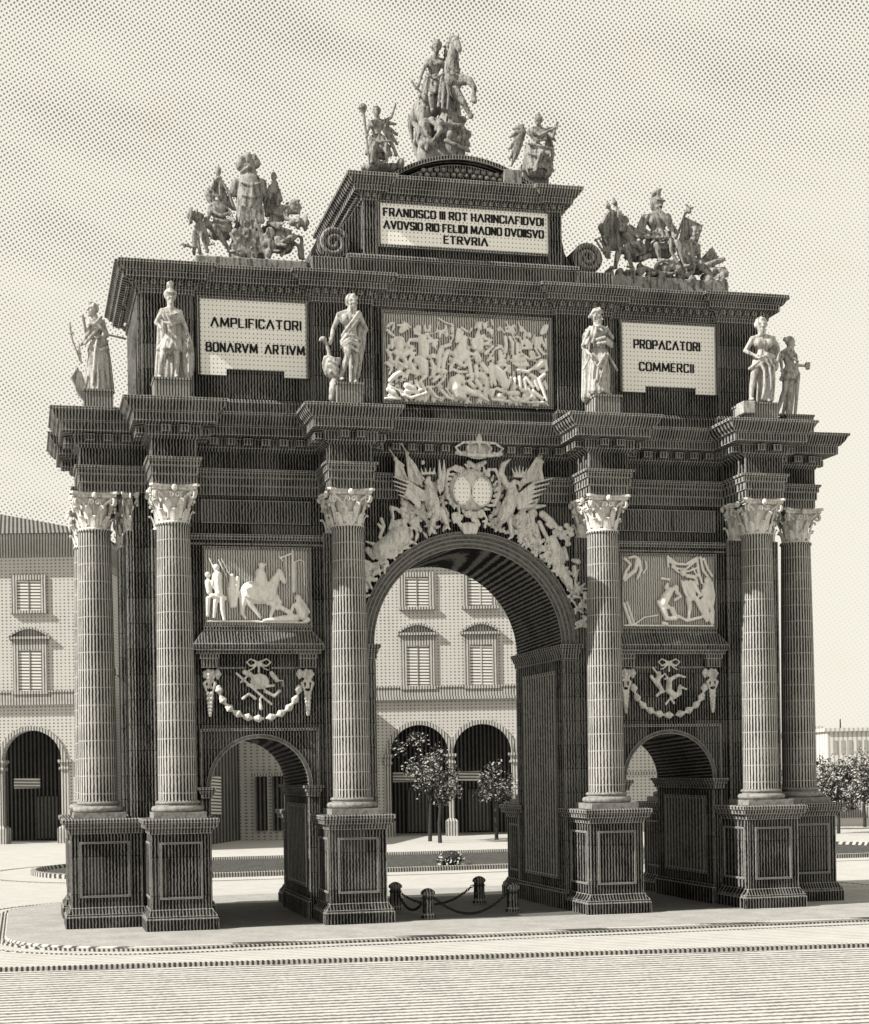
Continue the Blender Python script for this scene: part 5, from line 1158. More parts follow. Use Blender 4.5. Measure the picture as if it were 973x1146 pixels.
# ---- garlands with hanging trophies
def leafpod(f, p, d, l, r):
    d = Vector(d).normalized(); f.tube([p-d*l*.5, p-d*l*.1, p+d*l*.5], [r*.7, r, r*.35], 7)
for back in (False, True):
  for sgn in (-1, 1):
    c = sgn*BX; yq = .93 if not back else 5.07
    f = Fig(); n = 13
    pts = []
    for i in range(n):
        t = i/(n-1); a = pi*(1-t); x = c+1.02*cos(a)*(1.0); z = 6.18-1.08*sin(a)**.75 if 0 < t < 1 else 6.18
        pts.append(Vector((x, yq, z)))
    for i in range(n):
        d = pts[min(i+1, n-1)]-pts[max(i-1, 0)]
        if i > n/2: d = -d
        leafpod(f, pts[i], d, .15, .115)
    blobpart(f, 'garland', M['carved'], arch, .02)
    for s in (-1, 1):
        f = Fig(); x = c+s*1.22; rr = random.Random(int(c*10)+s)
        for k in range(7): a = 2*pi*k/7; f.ell((x+.13*cos(a), yq, 6.20+.10*sin(a)), (.055, .06, .055), 8, 6)
        f.ell((x, yq-.03*(-1 if back else 1), 6.2), .06, 8, 6)
        for q in (-1, 1): f.tube([(x+q*.05, yq, 6.06), (x+q*.14, yq, 5.98), (x+q*.08, yq, 5.78)], [.03, .05, .025], 6); f.tube([(x+q*.02, yq, 6.05), (x+q*.03, yq, 5.85)], [.03, .02], 6)
        z = 5.72
        for r in (.075, .07, .06, .055, .05, .04, .03):
            f.ell((x-r*.6, yq, z), (r*.8, .06, r*.9), 8, 6); f.ell((x+r*.6, yq, z), (r*.8, .06, r*.9), 8, 6); z -= r*1.55
        blobpart(f, 'hanging_drop', M['carved'], arch, .018)
    f = Fig()
    if True:                                            # ribbon bow
        for q in (-1, 1):
            f.tube([(c+q*.02, yq, 6.50), (c+q*.20, yq, 6.58), (c+q*.30, yq, 6.50), (c+q*.20, yq, 6.40), (c+q*.04, yq, 6.47)], .028, 7)
            f.tube([(c+q*.03, yq, 6.46), (c+q*.14, yq, 6.34), (c+q*.24, yq, 6.30)], [.028, .02], 7)
        f.ell((c, yq, 6.49), .045, 8, 6); f.tube([(c, yq, 6.46), (c, yq, 6.26)], .03, 6)
    if sgn < 0:                                         # helmet, quiver, sword
        S = Sk(220, 720, 6.95, yq-0.0) if not back else None
        f.ell((c+.02, yq, 6.02), (.24, .09, .20), 12, 8); f.tube([(c-.28, yq, 5.93), (c, yq-.03, 5.88), (c+.36, yq, 5.92)], .04, 7)
        f.tube([(c-.55, yq, 6.22), (c-.1, yq-.03, 5.80), (c+.30, yq, 5.46)], .035, 7); f.tube([(c-.45, yq, 6.0), (c-.32, yq, 6.12)], .03, 6)
        f.tube([(c-.35, yq, 6.25), (c-.2, yq, 6.18)], .07, 7); f.tube([(c+.32, yq, 6.22), (c+.44, yq, 6.06)], .065, 7); f.tube([(c+.45, yq, 6.02), (c+.6, yq, 6.05), (c+.6, yq, 5.9)], .022, 6)
        f.tube([(c+.15, yq, 5.78), (c+.38, yq, 5.66), (c+.5, yq, 5.78)], .05, 7); f.tube([(c-.4, yq, 5.6), (c-.25, yq, 5.72), (c-.1, yq, 5.6)], .045, 7); f.tube([(c+.02, yq, 5.6), (c+.04, yq, 5.35)], [.03, .05], 6)
    else:                                               # wheel, scrolls
        f.tube([(c-.28, yq, 6.2), (c-.34, yq, 5.95), (c-.18, yq, 5.72)], [.06, .09, .05], 7); f.tube([(c-.22, yq, 6.1), (c-.12, yq, 6.2), (c-.05, yq, 6.1), (c-.12, yq, 6.05)], .03, 6)
        f.tube([(c+.0, yq, 6.0), (c-.02, yq, 5.75), (c+.15, yq, 5.6), (c+.28, yq, 5.68), (c+.30, yq, 5.86)], [.08, .10, .10, .08, .05], 8); f.tube([(c+.05, yq, 6.05), (c+.25, yq, 6.15), (c+.45, yq, 6.1)], [.06, .05, .03], 7)
        f.tube([(c-.5, yq, 6.12), (c-.4, yq, 5.98)], .05, 6); f.tube([(c-.35, yq, 5.62), (c-.2, yq, 5.75)], .045, 6); f.tube([(c+.3, yq, 5.85), (c+.48, yq, 5.78)], .03, 6)
        f.tube([(c-.1, yq, 5.4), (c+.02, yq, 5.55), (c+.12, yq, 5.42)], .04, 6); f.tube([(c-.45, yq, 6.35), (c-.35, yq, 6.22)], .03, 6)
    blobpart(f, 'ribboned_trophy', M['carved'], arch, .018)

# ---- coat of arms above the main arch (front)
SA = Sk(400, 485, 6.37, .70); SB = Sk(520, 485, 6.19, .70); SA_, SB_ = Sk(400, 485, 6.37, .86), Sk(520, 485, 6.19, .86)
f = Fig(); S = SA
rel(f, S, [([(700, 240), (650, 260), (632, 340), (645, 450), (690, 520), (725, 515)], [.05, .05, .045, .05, .05, .03]), ([(740, 300), (745, 250), (700, 232)], [.04, .05, .04]), ([(710, 600), (680, 600), (690, 640), (715, 620)], .035)])
rel(f, SB, [([(150, 290), (165, 250), (215, 250), (245, 320), (240, 430), (205, 500), (160, 500)], [.04, .05, .05, .045, .05, .05, .03]), ([(30, 200), (75, 235), (140, 200)], [.06, .09, .06]), ([(20, 560), (80, 570), (120, 540)], [.09, .10, .06]), ([(135, 560), (160, 600), (130, 610)], .035), ([(60, 600), (40, 540)], .05)])
p0, p1 = SA(750, 400), SB(100, 400)
f.ell(((p0.x+SB(100, 400).x)/2+.03, .84, p0.z+.02), (.60, .16, .56), 24, 10)
rr = random.Random(31)
for k in range(26):
    a = 2*pi*k/26; px_ = (p0.x+SB(100, 400).x)/2+.03; f.tube([(px_+.62*cos(a), .74, p0.z+.58*sin(a)), (px_+.70*cos(a+.12), .70, p0.z+.66*sin(a+.12))], [.05, .025], 6)
for k in range(18): f.ell((px_+rr.uniform(-.5, .5), .72, p0.z-.62-rr.uniform(0, .30)), (rr.uniform(.04, .09), .07, rr.uniform(.04, .08)), 7, 5)
blobpart(f, 'cartouche', M['carved'], arch, .016)
for Sx, x, y in ((SA, 750, 408), (SB, 118, 405)):
    m = MB(); p = Sx(x, y); m.ell((p.x, .71, p.z), (.225 if Sx is SA else .26, .05, .35), 28, 12); part(m, 'oval_shield', M['tablet'], smooth=True)
    m = MB(); m.tube([(p.x+(.235 if Sx is SA else .27)*cos(a), .70, p.z+.36*sin(a)) for a in [2*pi*k/36 for k in range(37)]], .022, 6); part(m, 'rim', M['carved'], smooth=True)
f = Fig(); S = SB
cxx = S(82, 0).x
def cz(y): return S(82, y).z
f.tube([(cxx-.58, .47, cz(150)), (cxx-.3, .41, cz(165)), (cxx, .39, cz(168)), (cxx+.3, .41, cz(165)), (cxx+.58, .47, cz(150))], .05, 8)
for q in (-1, -.5, 0, .5, 1): f.tube([(cxx+q*.48, .45, cz(160)), (cxx+q*.62, .43, cz(115)), (cxx+q*.42, .43, cz(80)), (cxx, .45, cz(72))], .038, 7)
f.ell((cxx, .45, cz(52)), .085, 10, 8); f.ell((cxx, .45, cz(22)), .05, 8, 6); f.tube([(cxx, .45, cz(50)), (cxx, .45, cz(5))], .02, 6)
for k in range(9): f.ell((cxx-.52+k*.13, .43, cz(148)), .045, 8, 6)
f.ell((cxx, .58, cz(120)), (.40, .08, .24), 16, 10)
for k in range(-2, 3): f.ell((cxx+k*.25, .42, cz(160)), (.05, .05, .05), 7, 5)
blobpart(f, 'crown', M['carved'], arch, .016)
f = Fig(); p = S(30, 700); c0 = 0.0
for k in range(-2, 3): f.tube([(c0+k*.075, .74, 9.98), (c0+k*.085, .70, 9.86), (c0+k*.07, .72, 9.76)], [.05, .05, .035], 7)
f.ell((c0, .80, 9.92), (.26, .12, .14), 12, 8)
blobpart(f, 'keystone', M['carved'], arch, .018)
f = Fig(); rr = random.Random(12)
for sx_ in (-1, 1):
    for k in range(120):
        x_ = sx_*rr.uniform(.55, 1.75); zt_ = 11.1-abs(abs(x_)-.9)*.5; zb_ = sqrt(max(2.98**2-x_*x_, 1))+MSP; z_ = rr.uniform(zb_, zt_)
        d_ = Vector((rr.gauss(0, 1)+sx_*.6, 0, rr.gauss(0, 1)+.5)).normalized(); q_ = Vector((x_, .84, z_)); f.tube([q_-d_*.09, q_+Vector((0, -.05, 0)), q_+d_*.09], [.03, .05, .02], 6)
blobpart(f, 'foliage', M['carved'], arch, .016)
# eagles
f = Fig(); S = SA
rel(f, S, [([(510, 360), (520, 430), (540, 520), (560, 590)], [.10, .17, .19, .14], -.02), ([(505, 325), (490, 340), (480, 355)], [.06, .05, .03], -.08), ([(540, 610), (520, 690)], [.07, .05], -.05), ([(600, 560), (640, 660)], [.09, .05], -.05),
 ([(520, 690), (510, 710)], .03, -.06), ([(530, 690), (545, 715)], .03, -.06), ([(635, 660), (655, 685)], .03, -.06), ([(635, 660), (625, 685)], .03, -.06), ([(580, 345), (590, 380)], .07, -.03)])
for k in range(16): 
    rr = random.Random(k); x = 500+rr.uniform(-15, 80); y = 390+k*14; f.tube([S(x, y, -.20), S(x+6, y+24, -.17)], [.042, .02], 5)
for k in range(5): f.tube([S(470, 420+k*14, -.05), S(370-k*2, 355+k*28, -.06), S(255-k*3+k*k*3, 310+k*32, -.04)], [.045, .04, .018], 6)
for k in range(8): f.tube([S(350+k*13, 400+k*14, -.1), S(340+k*14, 440+k*14, -.1)], .035, 5)
for x0_, x1_ in ((590, 585), (620, 618)): f.tube([S(600, 400, .02), S(x0_, 300, 0), S(x1_, 190, 0)], [.07, .06, .02], 6)
for k in range(4): f.tube([S(460+k*26, 290, -.06), S(452+k*32, 250, -.06)], [.03, .02], 5)
f.tube([S(460, 290, -.06), S(550, 285, -.06)], .035, 6); f.ell(S(465, 210, -.05), .06, 8, 6)
blobpart(f, 'eagle', M['carved'], arch, .018)
f = Fig(); S = SB
rel(f, S, [([(330, 360), (330, 430), (300, 520), (260, 590)], [.10, .17, .19, .14], -.02), ([(340, 340), (370, 345), (380, 370)], [.07, .05, .03], -.08), ([(260, 600), (230, 650)], [.07, .05], -.05), ([(310, 600), (320, 690)], [.08, .04], -.05)])
for k in range(16):
    rr = random.Random(k+50); x = 340-k*5+rr.uniform(-50, 20); y = 390+k*14; f.tube([S(x, y, -.20), S(x-6, y+24, -.17)], [.042, .02], 5)
for k in range(6): f.tube([S(370, 430+k*18, -.05), S(480-k*4, 345+k*32, -.06), S(610-k*24, 312+k*36, -.04)], [.045, .042, .018], 6)
f.tube([S(300, 370, .0), S(250, 280, 0), S(270, 215, 0), S(318, 178, 0)], [.08, .10, .08, .02], 7)
for k in range(5): f.tube([S(345+k*16, 295, -.06), S(325+k*26, 225+abs(k-2)*8, -.06)], [.035, .015], 5)
f.tube([S(340, 298, -.06), S(410, 300, -.06)], .04, 6)
blobpart(f, 'eagle', M['carved'], arch, .018)
# banners
for S, cloth, pole in ((SA, [(275, 185), (330, 230), (365, 345), (270, 310)], ((220, 90), (270, 180))), (SA, [(350, 150), (420, 240), (475, 330), (460, 380), (370, 340)], ((300, 45), (355, 140))), (SB, [(500, 170), (545, 200), (540, 330), (440, 340), (380, 390), (375, 360)], ((540, 75), (510, 180))), (SB, [(520, 190), (540, 190), (545, 330), (480, 330)], ((555, 90), (525, 185)))):
    f = Fig(); f.slab(S, cloth, .0, .16); 
    for q in cloth[1:]: f.tube([S(*cloth[0], -.01), S(*q, -.03)], .03, 6)
    f.tube([S(*pole[1], 0), S(*pole[0], 0)], [.03, .02], 6)
    m_ = ((pole[0][0]*.8+pole[1][0]*.2), (pole[0][1]*.8+pole[1][1]*.2)); f.tube([S(*pole[0], 0), S(*m_, 0)], [.012, .06], 6); f.ell(S(*pole[1], 0), .06, 8, 6)
    blobpart(f, 'banner', M['carved'], arch, .018)
# arms piled down the curve of the arch
f = Fig(); S = SA_
rel(f, S, [([(345, 500), (400, 540), (480, 600)], [.075, .075, .09], -.02), ([(340, 500), (330, 495)], [.10, .10], -.03), ([(470, 560), (500, 640)], [.06, .05], -.02), ([(240, 530), (255, 600), (230, 680)], [.06, .04, .04], -.02), ([(245, 530), (280, 540), (330, 580), (400, 590)], .05, -.02),
 ([(260, 650), (320, 630), (350, 690)], [.10, .11, .06], .0), ([(170, 610), (190, 660), (160, 740)], [.05, .05, .05], 0), ([(150, 650), (180, 690)], .04, -.02), ([(380, 620), (420, 660), (450, 690)], [.08, .10, .06], 0), ([(400, 600), (430, 640)], .05, -.04),
 ([(150, 790), (180, 880)], [.05, .05], 0), ([(60, 770), (120, 790)], [.02, .05], 0), ([(75, 830), (110, 880)], [.08, .07], 0), ([(50, 920), (90, 950)], [.09, .12], 0), ([(60, 990), (70, 1040)], [.09, .07], 0), ([(125, 930), (115, 990)], .05, 0), ([(60, 1060), (65, 1080)], .05, 0), ([(280, 800), (350, 740)], .04, -.02), ([(380, 690), (390, 730)], .05, 0)])
a = S(165, 840, .0); b = S(290, 750, .0); f.tube([a, b], [.24, .26], 16); f.tube([b-(b-a).normalized()*.03, b+(b-a).normalized()*.03], .30, 16)
rr = random.Random(len(f.v))
for k in range(150):
    t_ = rr.uniform(.08, .92); an = (radians(176)-t_*radians(62)) if S is SA_ else (radians(4)+t_*radians(62)); R_ = 2.93+rr.uniform(.0, .50)*(1-.5*abs(t_-.5))
    q_ = Vector((R_*cos(an), .80+rr.uniform(-.06, .08), MSP+R_*sin(an))); d_ = Vector((rr.gauss(0, 1), 0, rr.gauss(0, 1))).normalized()
    f.tube([q_-d_*.06, q_+d_*rr.uniform(.06, .14)], [rr.uniform(.03, .06), .025], 6)
blobpart(f, 'carved_arms', M['carved'], arch, .017)
f = Fig(); S = SB_
rel(f, S, [([(400, 520), (480, 510), (560, 500)], [.08, .08, .03], 0), ([(480, 490), (500, 470)], .05, 0), ([(540, 560), (600, 610), (650, 660)], [.10, .10, .05], 0), ([(520, 620), (560, 700), (590, 760)], [.07, .06, .05], 0), ([(610, 740), (640, 820), (680, 870)], [.13, .15, .08], -.02), ([(690, 800), (710, 870)], [.07, .06], 0),
 ([(660, 920), (700, 1000), (730, 1060)], [.13, .14, .09], 0), ([(760, 930), (770, 1010)], [.07, .06], 0), ([(750, 880), (785, 890)], [.05, .08], -.02), ([(500, 800), (560, 820), (590, 780)], .035, -.03), ([(740, 1090), (760, 1110)], [.07, .05], 0), ([(560, 850), (620, 910)], .04, 0), ([(590, 850), (650, 900)], .035, -.02)])
for x, y in ((600, 645), (625, 685), (580, 630), (660, 660), (705, 640), (720, 680), (690, 690), (740, 700), (710, 730), (715, 765), (670, 720), (735, 665), (650, 700)): f.ell(S(x, y, -.03), (.09, .07, .075), 8, 6)
rr = random.Random(len(f.v))
for k in range(150):
    t_ = rr.uniform(.08, .92); an = (radians(176)-t_*radians(62)) if S is SA_ else (radians(4)+t_*radians(62)); R_ = 2.93+rr.uniform(.0, .50)*(1-.5*abs(t_-.5))
    q_ = Vector((R_*cos(an), .80+rr.uniform(-.06, .08), MSP+R_*sin(an))); d_ = Vector((rr.gauss(0, 1), 0, rr.gauss(0, 1))).normalized()
    f.tube([q_-d_*.06, q_+d_*rr.uniform(.06, .14)], [rr.uniform(.03, .06), .025], 6)
blobpart(f, 'carved_arms', M['carved'], arch, .017)
f = Fig(); f.slab(S, [(320, 620), (380, 530), (430, 560), (520, 680), (510, 790), (430, 750)], -.04, .10); f.tube([S(310, 630, -.05), S(380, 720, -.05), (S(500, 795, -.05))], .03, 6); f.tube([S(390, 525, -.04), S(500, 640, -.04), S(530, 760, -.04)], .03, 6)
for k in range(9): f.tube([S(350+k*19, 640+k*13, -.055), S(385+k*17, 575+k*19, -.055)], .014, 5)
blobpart(f, 'carved_shield', M['carved'], arch, .014)
print('relief done')

# ==================================================================== PALACES BEHIND
def local_frame(name, r, d, label, cat, group=None):
    """empty at lateral distance r and depth d of the photographer's view line, turned square to it"""
    p = Vector((CX, CY, 0))+Rv*r+Fv*d
    return tag(empty(name, p, ROT), label, cat, group)
def arc_pts(cx, cz, r, n=16, a0=180, a1=0): return [(cx+r*cos(radians(a0+(a1-a0)*k/n)), cz+r*sin(radians(a0+(a1-a0)*k/n))) for k in range(n+1)]
def window(b, cx, z0, z1, w_, ped):
    m = MB(); t = .28
    m.box(cx-w_/2-t, cx-w_/2, -.14, .02, z0-.05, z1+t); m.box(cx+w_/2, cx+w_/2+t, -.14, .02, z0-.05, z1+t); m.box(cx-w_/2, cx+w_/2, -.14, .02, z1, z1+t)
    m.box(cx-w_/2-t-.08, cx+w_/2+t+.08, -.24, .02, z0-.22, z0-.05)
    o = m.build('window', M['palace_trim'], b)
    m = MB(); m.box(cx-w_/2, cx+w_/2, -.07, -.01, z0-.05, z1); m.build('shutter', M['shutter'], o)
    m = MB(); m.box(cx-.035, cx+.035, -.10, -.06, z0, z1); m.build('mullion', M['palace_trim'], o)
    if ped:
        m = MB(); hw = w_/2+t+.22; zb = z1+t
        m.box(cx-hw, cx+hw, -.28, .02, zb+.30, zb+.44); m.box(cx-hw+.15, cx+hw-.15, -.12, .02, zb, zb+.30)
        n = 14; a = [(cx-hw+2*hw*k/n, zb+.44+.52*(1-(2*k/n-1)**2)) for k in range(n+1)]
        i_ = [(x, z-.12) for x, z in a]
        vs = []; fs = []
        for (x, z), (x2, z2) in zip(a, i_): vs += [(x, -.30, z), (x, .02, z), (x, .02, max(z2, zb+.44)), (x, -.30, max(z2, zb+.44))]
        for k in range(n):
            for j in range(4): fs.append((4*k+j, 4*k+(j+1) % 4, 4*k+4+(j+1) % 4, 4*k+4+j))
        m.add(vs, fs); m.prism([(cx-hw+.1, zb+.43)]+[(cx+hw-.1, zb+.43)]+[(x, max(z-.1, zb+.435)) for x, z in reversed(a[1:-1])], -.05, .02)
        m.build('pediment', M['palace_trim'], o)
def palace(b, x0, x1, centres, bay, wins=True, depth=12):
    """arcaded palace front at y=0 of the frame b"""
    hw, sp, zt = 1.62, 4.55, 7.55
    m = MB()
    edges = [x0]+[c_+bay/2 for c_ in centres[:-1]]+[x1]
    for i, c_ in enumerate(centres):
        l, r = edges[i], edges[i+1]
        def q(a, b_, c2, d): m.add([(a[0], 0, a[1]), (b_[0], 0, b_[1]), (c2[0], 0, c2[1]), (d[0], 0, d[1])], [(0, 1, 2, 3)])
        q((l, 0), (c_-hw, 0), (c_-hw, sp), (l, sp)); q((l, sp), (c_-hw, sp), (c_-hw, zt), (l, zt)); q((c_+hw, 0), (r, 0), (r, sp), (c_+hw, sp)); q((c_+hw, sp), (r, sp), (r, zt), (c_+hw, zt))
        arc = arc_pts(c_, sp, hw, 20)
        for k in range(20): a, d = arc[k], arc[k+1]; q(a, d, (d[0], zt), (a[0], zt))
        for k in range(20): a, d = arc[k], arc[k+1]; m.add([(a[0], 0, a[1]), (a[0], .7, a[1]), (d[0], .7, d[1]), (d[0], 0, d[1])], [(0, 1, 2, 3)])
        for s in (-1, 1): m.add([(c_+s*hw, 0, 0), (c_+s*hw, .7, 0), (c_+s*hw, .7, sp), (c_+s*hw, 0, sp)], [(0, 1, 2, 3)])
    # upper wall with window recesses is one sheet behind frames; sides and back
    m.add([(x0, 0, zt), (x1, 0, zt), (x1, 0, 16.3), (x0, 0, 16.3)], [(0, 1, 2, 3)])
    m.add([(x0, 0, 0), (x0, 0, 16.3), (x0, depth, 16.3), (x0, depth, 0)], [(0, 1, 2, 3)]); m.add([(x1, 0, 0), (x1, depth, 0), (x1, depth, 16.3), (x1, 0, 16.3)], [(0, 1, 2, 3)])
    m.add([(x0, depth, 0), (x0, depth, 16.3), (x1, depth, 16.3), (x1, depth, 0)], [(0, 1, 2, 3)])
    wl = m.build('wall', M['palace'], b)
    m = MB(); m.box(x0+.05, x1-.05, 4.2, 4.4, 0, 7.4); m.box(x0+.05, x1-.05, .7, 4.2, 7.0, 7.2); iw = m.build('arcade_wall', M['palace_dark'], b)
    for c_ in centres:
        m = MB(); m.box(c_-.75, c_+.45, 4.05, 4.19, .1, 2.5); m.build('shop_door', M['side_wall_shade'], iw)
        m = MB(); m.box(c_-1.55, c_-.1, 2.2, 2.3, 3.0, 3.55); m.build('awning_board', M['shutter'], iw)
        m = MB(); n = 24; vs = []; fs = []
        for k in range(n+1):
            a = pi*k/n
            for r, y in ((hw-.002, -.10), (hw+.24, -.10), (hw+.24, .01), (hw-.002, .01)): vs.append((c_-r*cos(a), y, sp+r*sin(a)))
        for k in range(n):
            for j in range(4): fs.append((4*k+j, 4*k+(j+1) % 4, 4*k+4+(j+1) % 4, 4*k+4+j))
        m.add(vs, fs); m.build('arch_ring', M['palace_trim'], b)
    for i in range(len(centres)+1):
        xp = (centres[0]-bay/2) if i == 0 else centres[i-1]+bay/2
        if xp < x0+.05 or xp > x1-.05: continue
        m = MB(); h = (bay/2-hw)
        R = rect(xp-h-.02, xp+h+.02, -.10, .62)
        belt(m, R, [(0, .9), (0, 4.0)], top=False); belt(m, R, [(.20, 0), (.20, .82), (.0, .98)], top=False); belt(m, R, [(0, 3.95), (.10, 4.02), (.10, 4.12), (.03, 4.16), (.03, 4.3), (.16, 4.42), (.16, 4.55)])
        m.build('pier', M['palace_trim'], b)
    if wins:
        for c_ in centres: window(b, c_, 8.35, 10.55, 1.25, True); window(b, c_, 12.75, 14.35, 1.3, False)
    m = MB(); m.box(x0-.1, x1+.1, -.30, .01, 7.05+.5, 7.72); m.box(x0-.05, x1+.05, -.16, .01, 7.72, 8.22); m.box(x0-.12, x1+.12, -.22, .01, 8.22, 8.32); m.build('string_course', M['palace_trim'], b)
    m = MB(); belt(m, rect(x0, x1, 0, depth), [(.0, 15.6), (.06, 15.62), (.06, 16.0), (.2, 16.1), (.9, 16.5), (.95, 16.75)], bottom=False); m.build('eaves', M['palace_trim'], b)
    m = MB(); e = 1.1; rz = 18.9; 
    vs = [(x0-e, -e, 16.76), (x1+e, -e, 16.76), (x1+e, depth+e, 16.76), (x0-e, depth+e, 16.76), (x0+depth*.5, depth/2, rz), (x1-depth*.5, depth/2, rz)]
    m.add(vs, [(0, 1, 5, 4), (1, 2, 5), (2, 3, 4, 5), (3, 0, 4), (3, 2, 1, 0)]); m.build('roof', M['rooftile'], b)

b = local_frame('palace', 0, 93, 'pale arcaded palace seen through the central opening of the arch', 'building', 'arcaded palaces round the square')
palace(b, -4.6, 7.7, [-1.05, 2.45, 5.95], 3.5)
b = local_frame('palace', 0, 91.5, 'pale arcaded palace with a hipped tile roof left of the arch', 'building', 'arcaded palaces round the square')
palace(b, -48, -19.2, [-45.9+3.62*k+0 for k in range(0)]+[-22.15-3.6*k for k in range(6, -1, -1)], 3.6)
# low house between, with the tall openings seen through the left side arch
b = local_frame('house', 0, 86, 'low house with tall dark openings seen through the left side arch', 'building')
m = MB()
fr = [(-15.1, -6), (-13.0, -6), (-10.9, 6), (-5.9, 5.0), (-5.9, 16), (-17.0, 16)]
belt(m, fr, [(0, 0), (0, 8.5)], top=True); m.build('wall', M['palace'], b)
m = MB(); belt(m, fr, [(.02, 8.3), (.3, 8.45), (.3, 8.75)]); m.build('roof', M['rooftile'], b)
for k in range(4):
    x = -10.0+k*.92; m = MB(); y = 6-(x+10.9)*.2; m.box(x, x+.62, y-.16, y-.02, .5, 3.45); m.build('tall_opening', M['palace_dark'], b)
m = MB(); m.box(-10.2, -6.3, 4.9, 5.3, 3.5, 3.62); m.build('lintel', M['palace_trim'], b)
m = MB(); e = Vector((2.1, 12)).normalized(); e2 = Vector((e.y, -e.x)); a0 = Vector((-13.0, -6))+e*.02; a1 = Vector((-10.9, 6))-e*.1
q = [a0+e2*.004, a1+e2*.004, a1+e2*.03, a0+e2*.03]; m.add([(v.x, v.y, 0) for v in q]+[(v.x, v.y, 8.2) for v in q], [(0,3,2,1),(4,5,6,7),(0,1,5,4),(1,2,6,5),(2,3,7,6),(3,0,4,7)]); m.build('side_wall_shade', M['side_wall_shade'], b)  # dark sheet over the wall facing off the sun, its shade painted in
d = Vector((2.1, 12)).normalized(); nrm = Vector((d.y, -d.x))
m = MB(); c0 = Vector((-13.0, -6))+d*5.5; q = [c0+nrm*.032, c0+d*3.0+nrm*.032, c0+d*3.0+nrm*.08, c0+nrm*.08]
vs = [(v.x, v.y, 1.5) for v in q]+[(v.x, v.y, 3.5) for v in q]; m.add(vs, [(0,3,2,1),(4,5,6,7),(0,1,5,4),(1,2,6,5),(2,3,7,6),(3,0,4,7)]); m.build('shutter', M['shutter'], b)
b = local_frame('house', 0, 95, 'plain pale house of coursed stone seen through the right side arch', 'building')
m = MB(); m.box(9.0, 17.5, 0, 10, 0, 9.5); m.build('wall', M['palace'], b)
m = MB(); m.add([(8.6, -.4, 9.5), (17.9, -.4, 9.5), (17.9, 10.4, 9.5), (8.6, 10.4, 9.5), (11, 5, 11.2), (15.5, 5, 11.2)], [(0, 1, 5, 4), (1, 2, 5), (2, 3, 4, 5), (3, 0, 4), (3, 2, 1, 0)]); m.build('roof', M['rooftile'], b)
for z in (3.2, 5.8): m = MB(); m.box(8.95, 17.55, -.08, .0, z, z+.15); m.build('string_course', M['palace_trim'], b)
for x in (13.5, 15.8): 
    m = MB(); m.box(x-.6, x+.6, -.1, -.0, 6.3, 8.2); m.build('window', M['shutter'], b)
# the far side of the square, right
b = local_frame('pavilion', 0, 300, 'distant flat-roofed white pavilion with a flagpole beyond the trees at right', 'building')
m = MB(); m.box(69.5, 92, 0, 14, 0, 9.0); m.build('wall', M['far'], b)
m = MB(); m.box(69, 92.5, -.5, 14.5, 9.0, 9.6); m.build('roof', M['far'], b)
for k in range(16): m = MB(); x = 70.6+k*1.36; m.box(x, x+.62, -.12, .0, 5.0, 7.4); m.build('window', M['palace_trim'], b)
m = MB(); m.tube([(72.6, 3, 9.6), (72.6, 3, 11.2)], [.14, .10], 8); m.build('flagpole', M['iron'], b)
b = local_frame('town_block', 0, 420, 'long low pale town building on the far right horizon', 'building')
m = MB(); m.box(84, 99, 0, 14, 0, 10.5); m.box(92, 97, 2, 12, 10.5, 12.5); m.build('wall', M['far'], b)
m = MB(); m.box(83.5, 99.5, -.6, 14.6, 10.5, 11.0); m.build('roof', M['far'], b)
b = local_frame('garden_wall', 0, 112, 'low pale garden wall running behind the trees at right', 'wall')
m = MB(); m.box(20, 70, 0, .4, 0, 1.3); m.build('wall_body', M['palace_trim'], b); m = MB(); m.box(19.9, 70.1, -.06, .46, 1.3, 1.42); m.build('coping', M['palace_trim'], b)

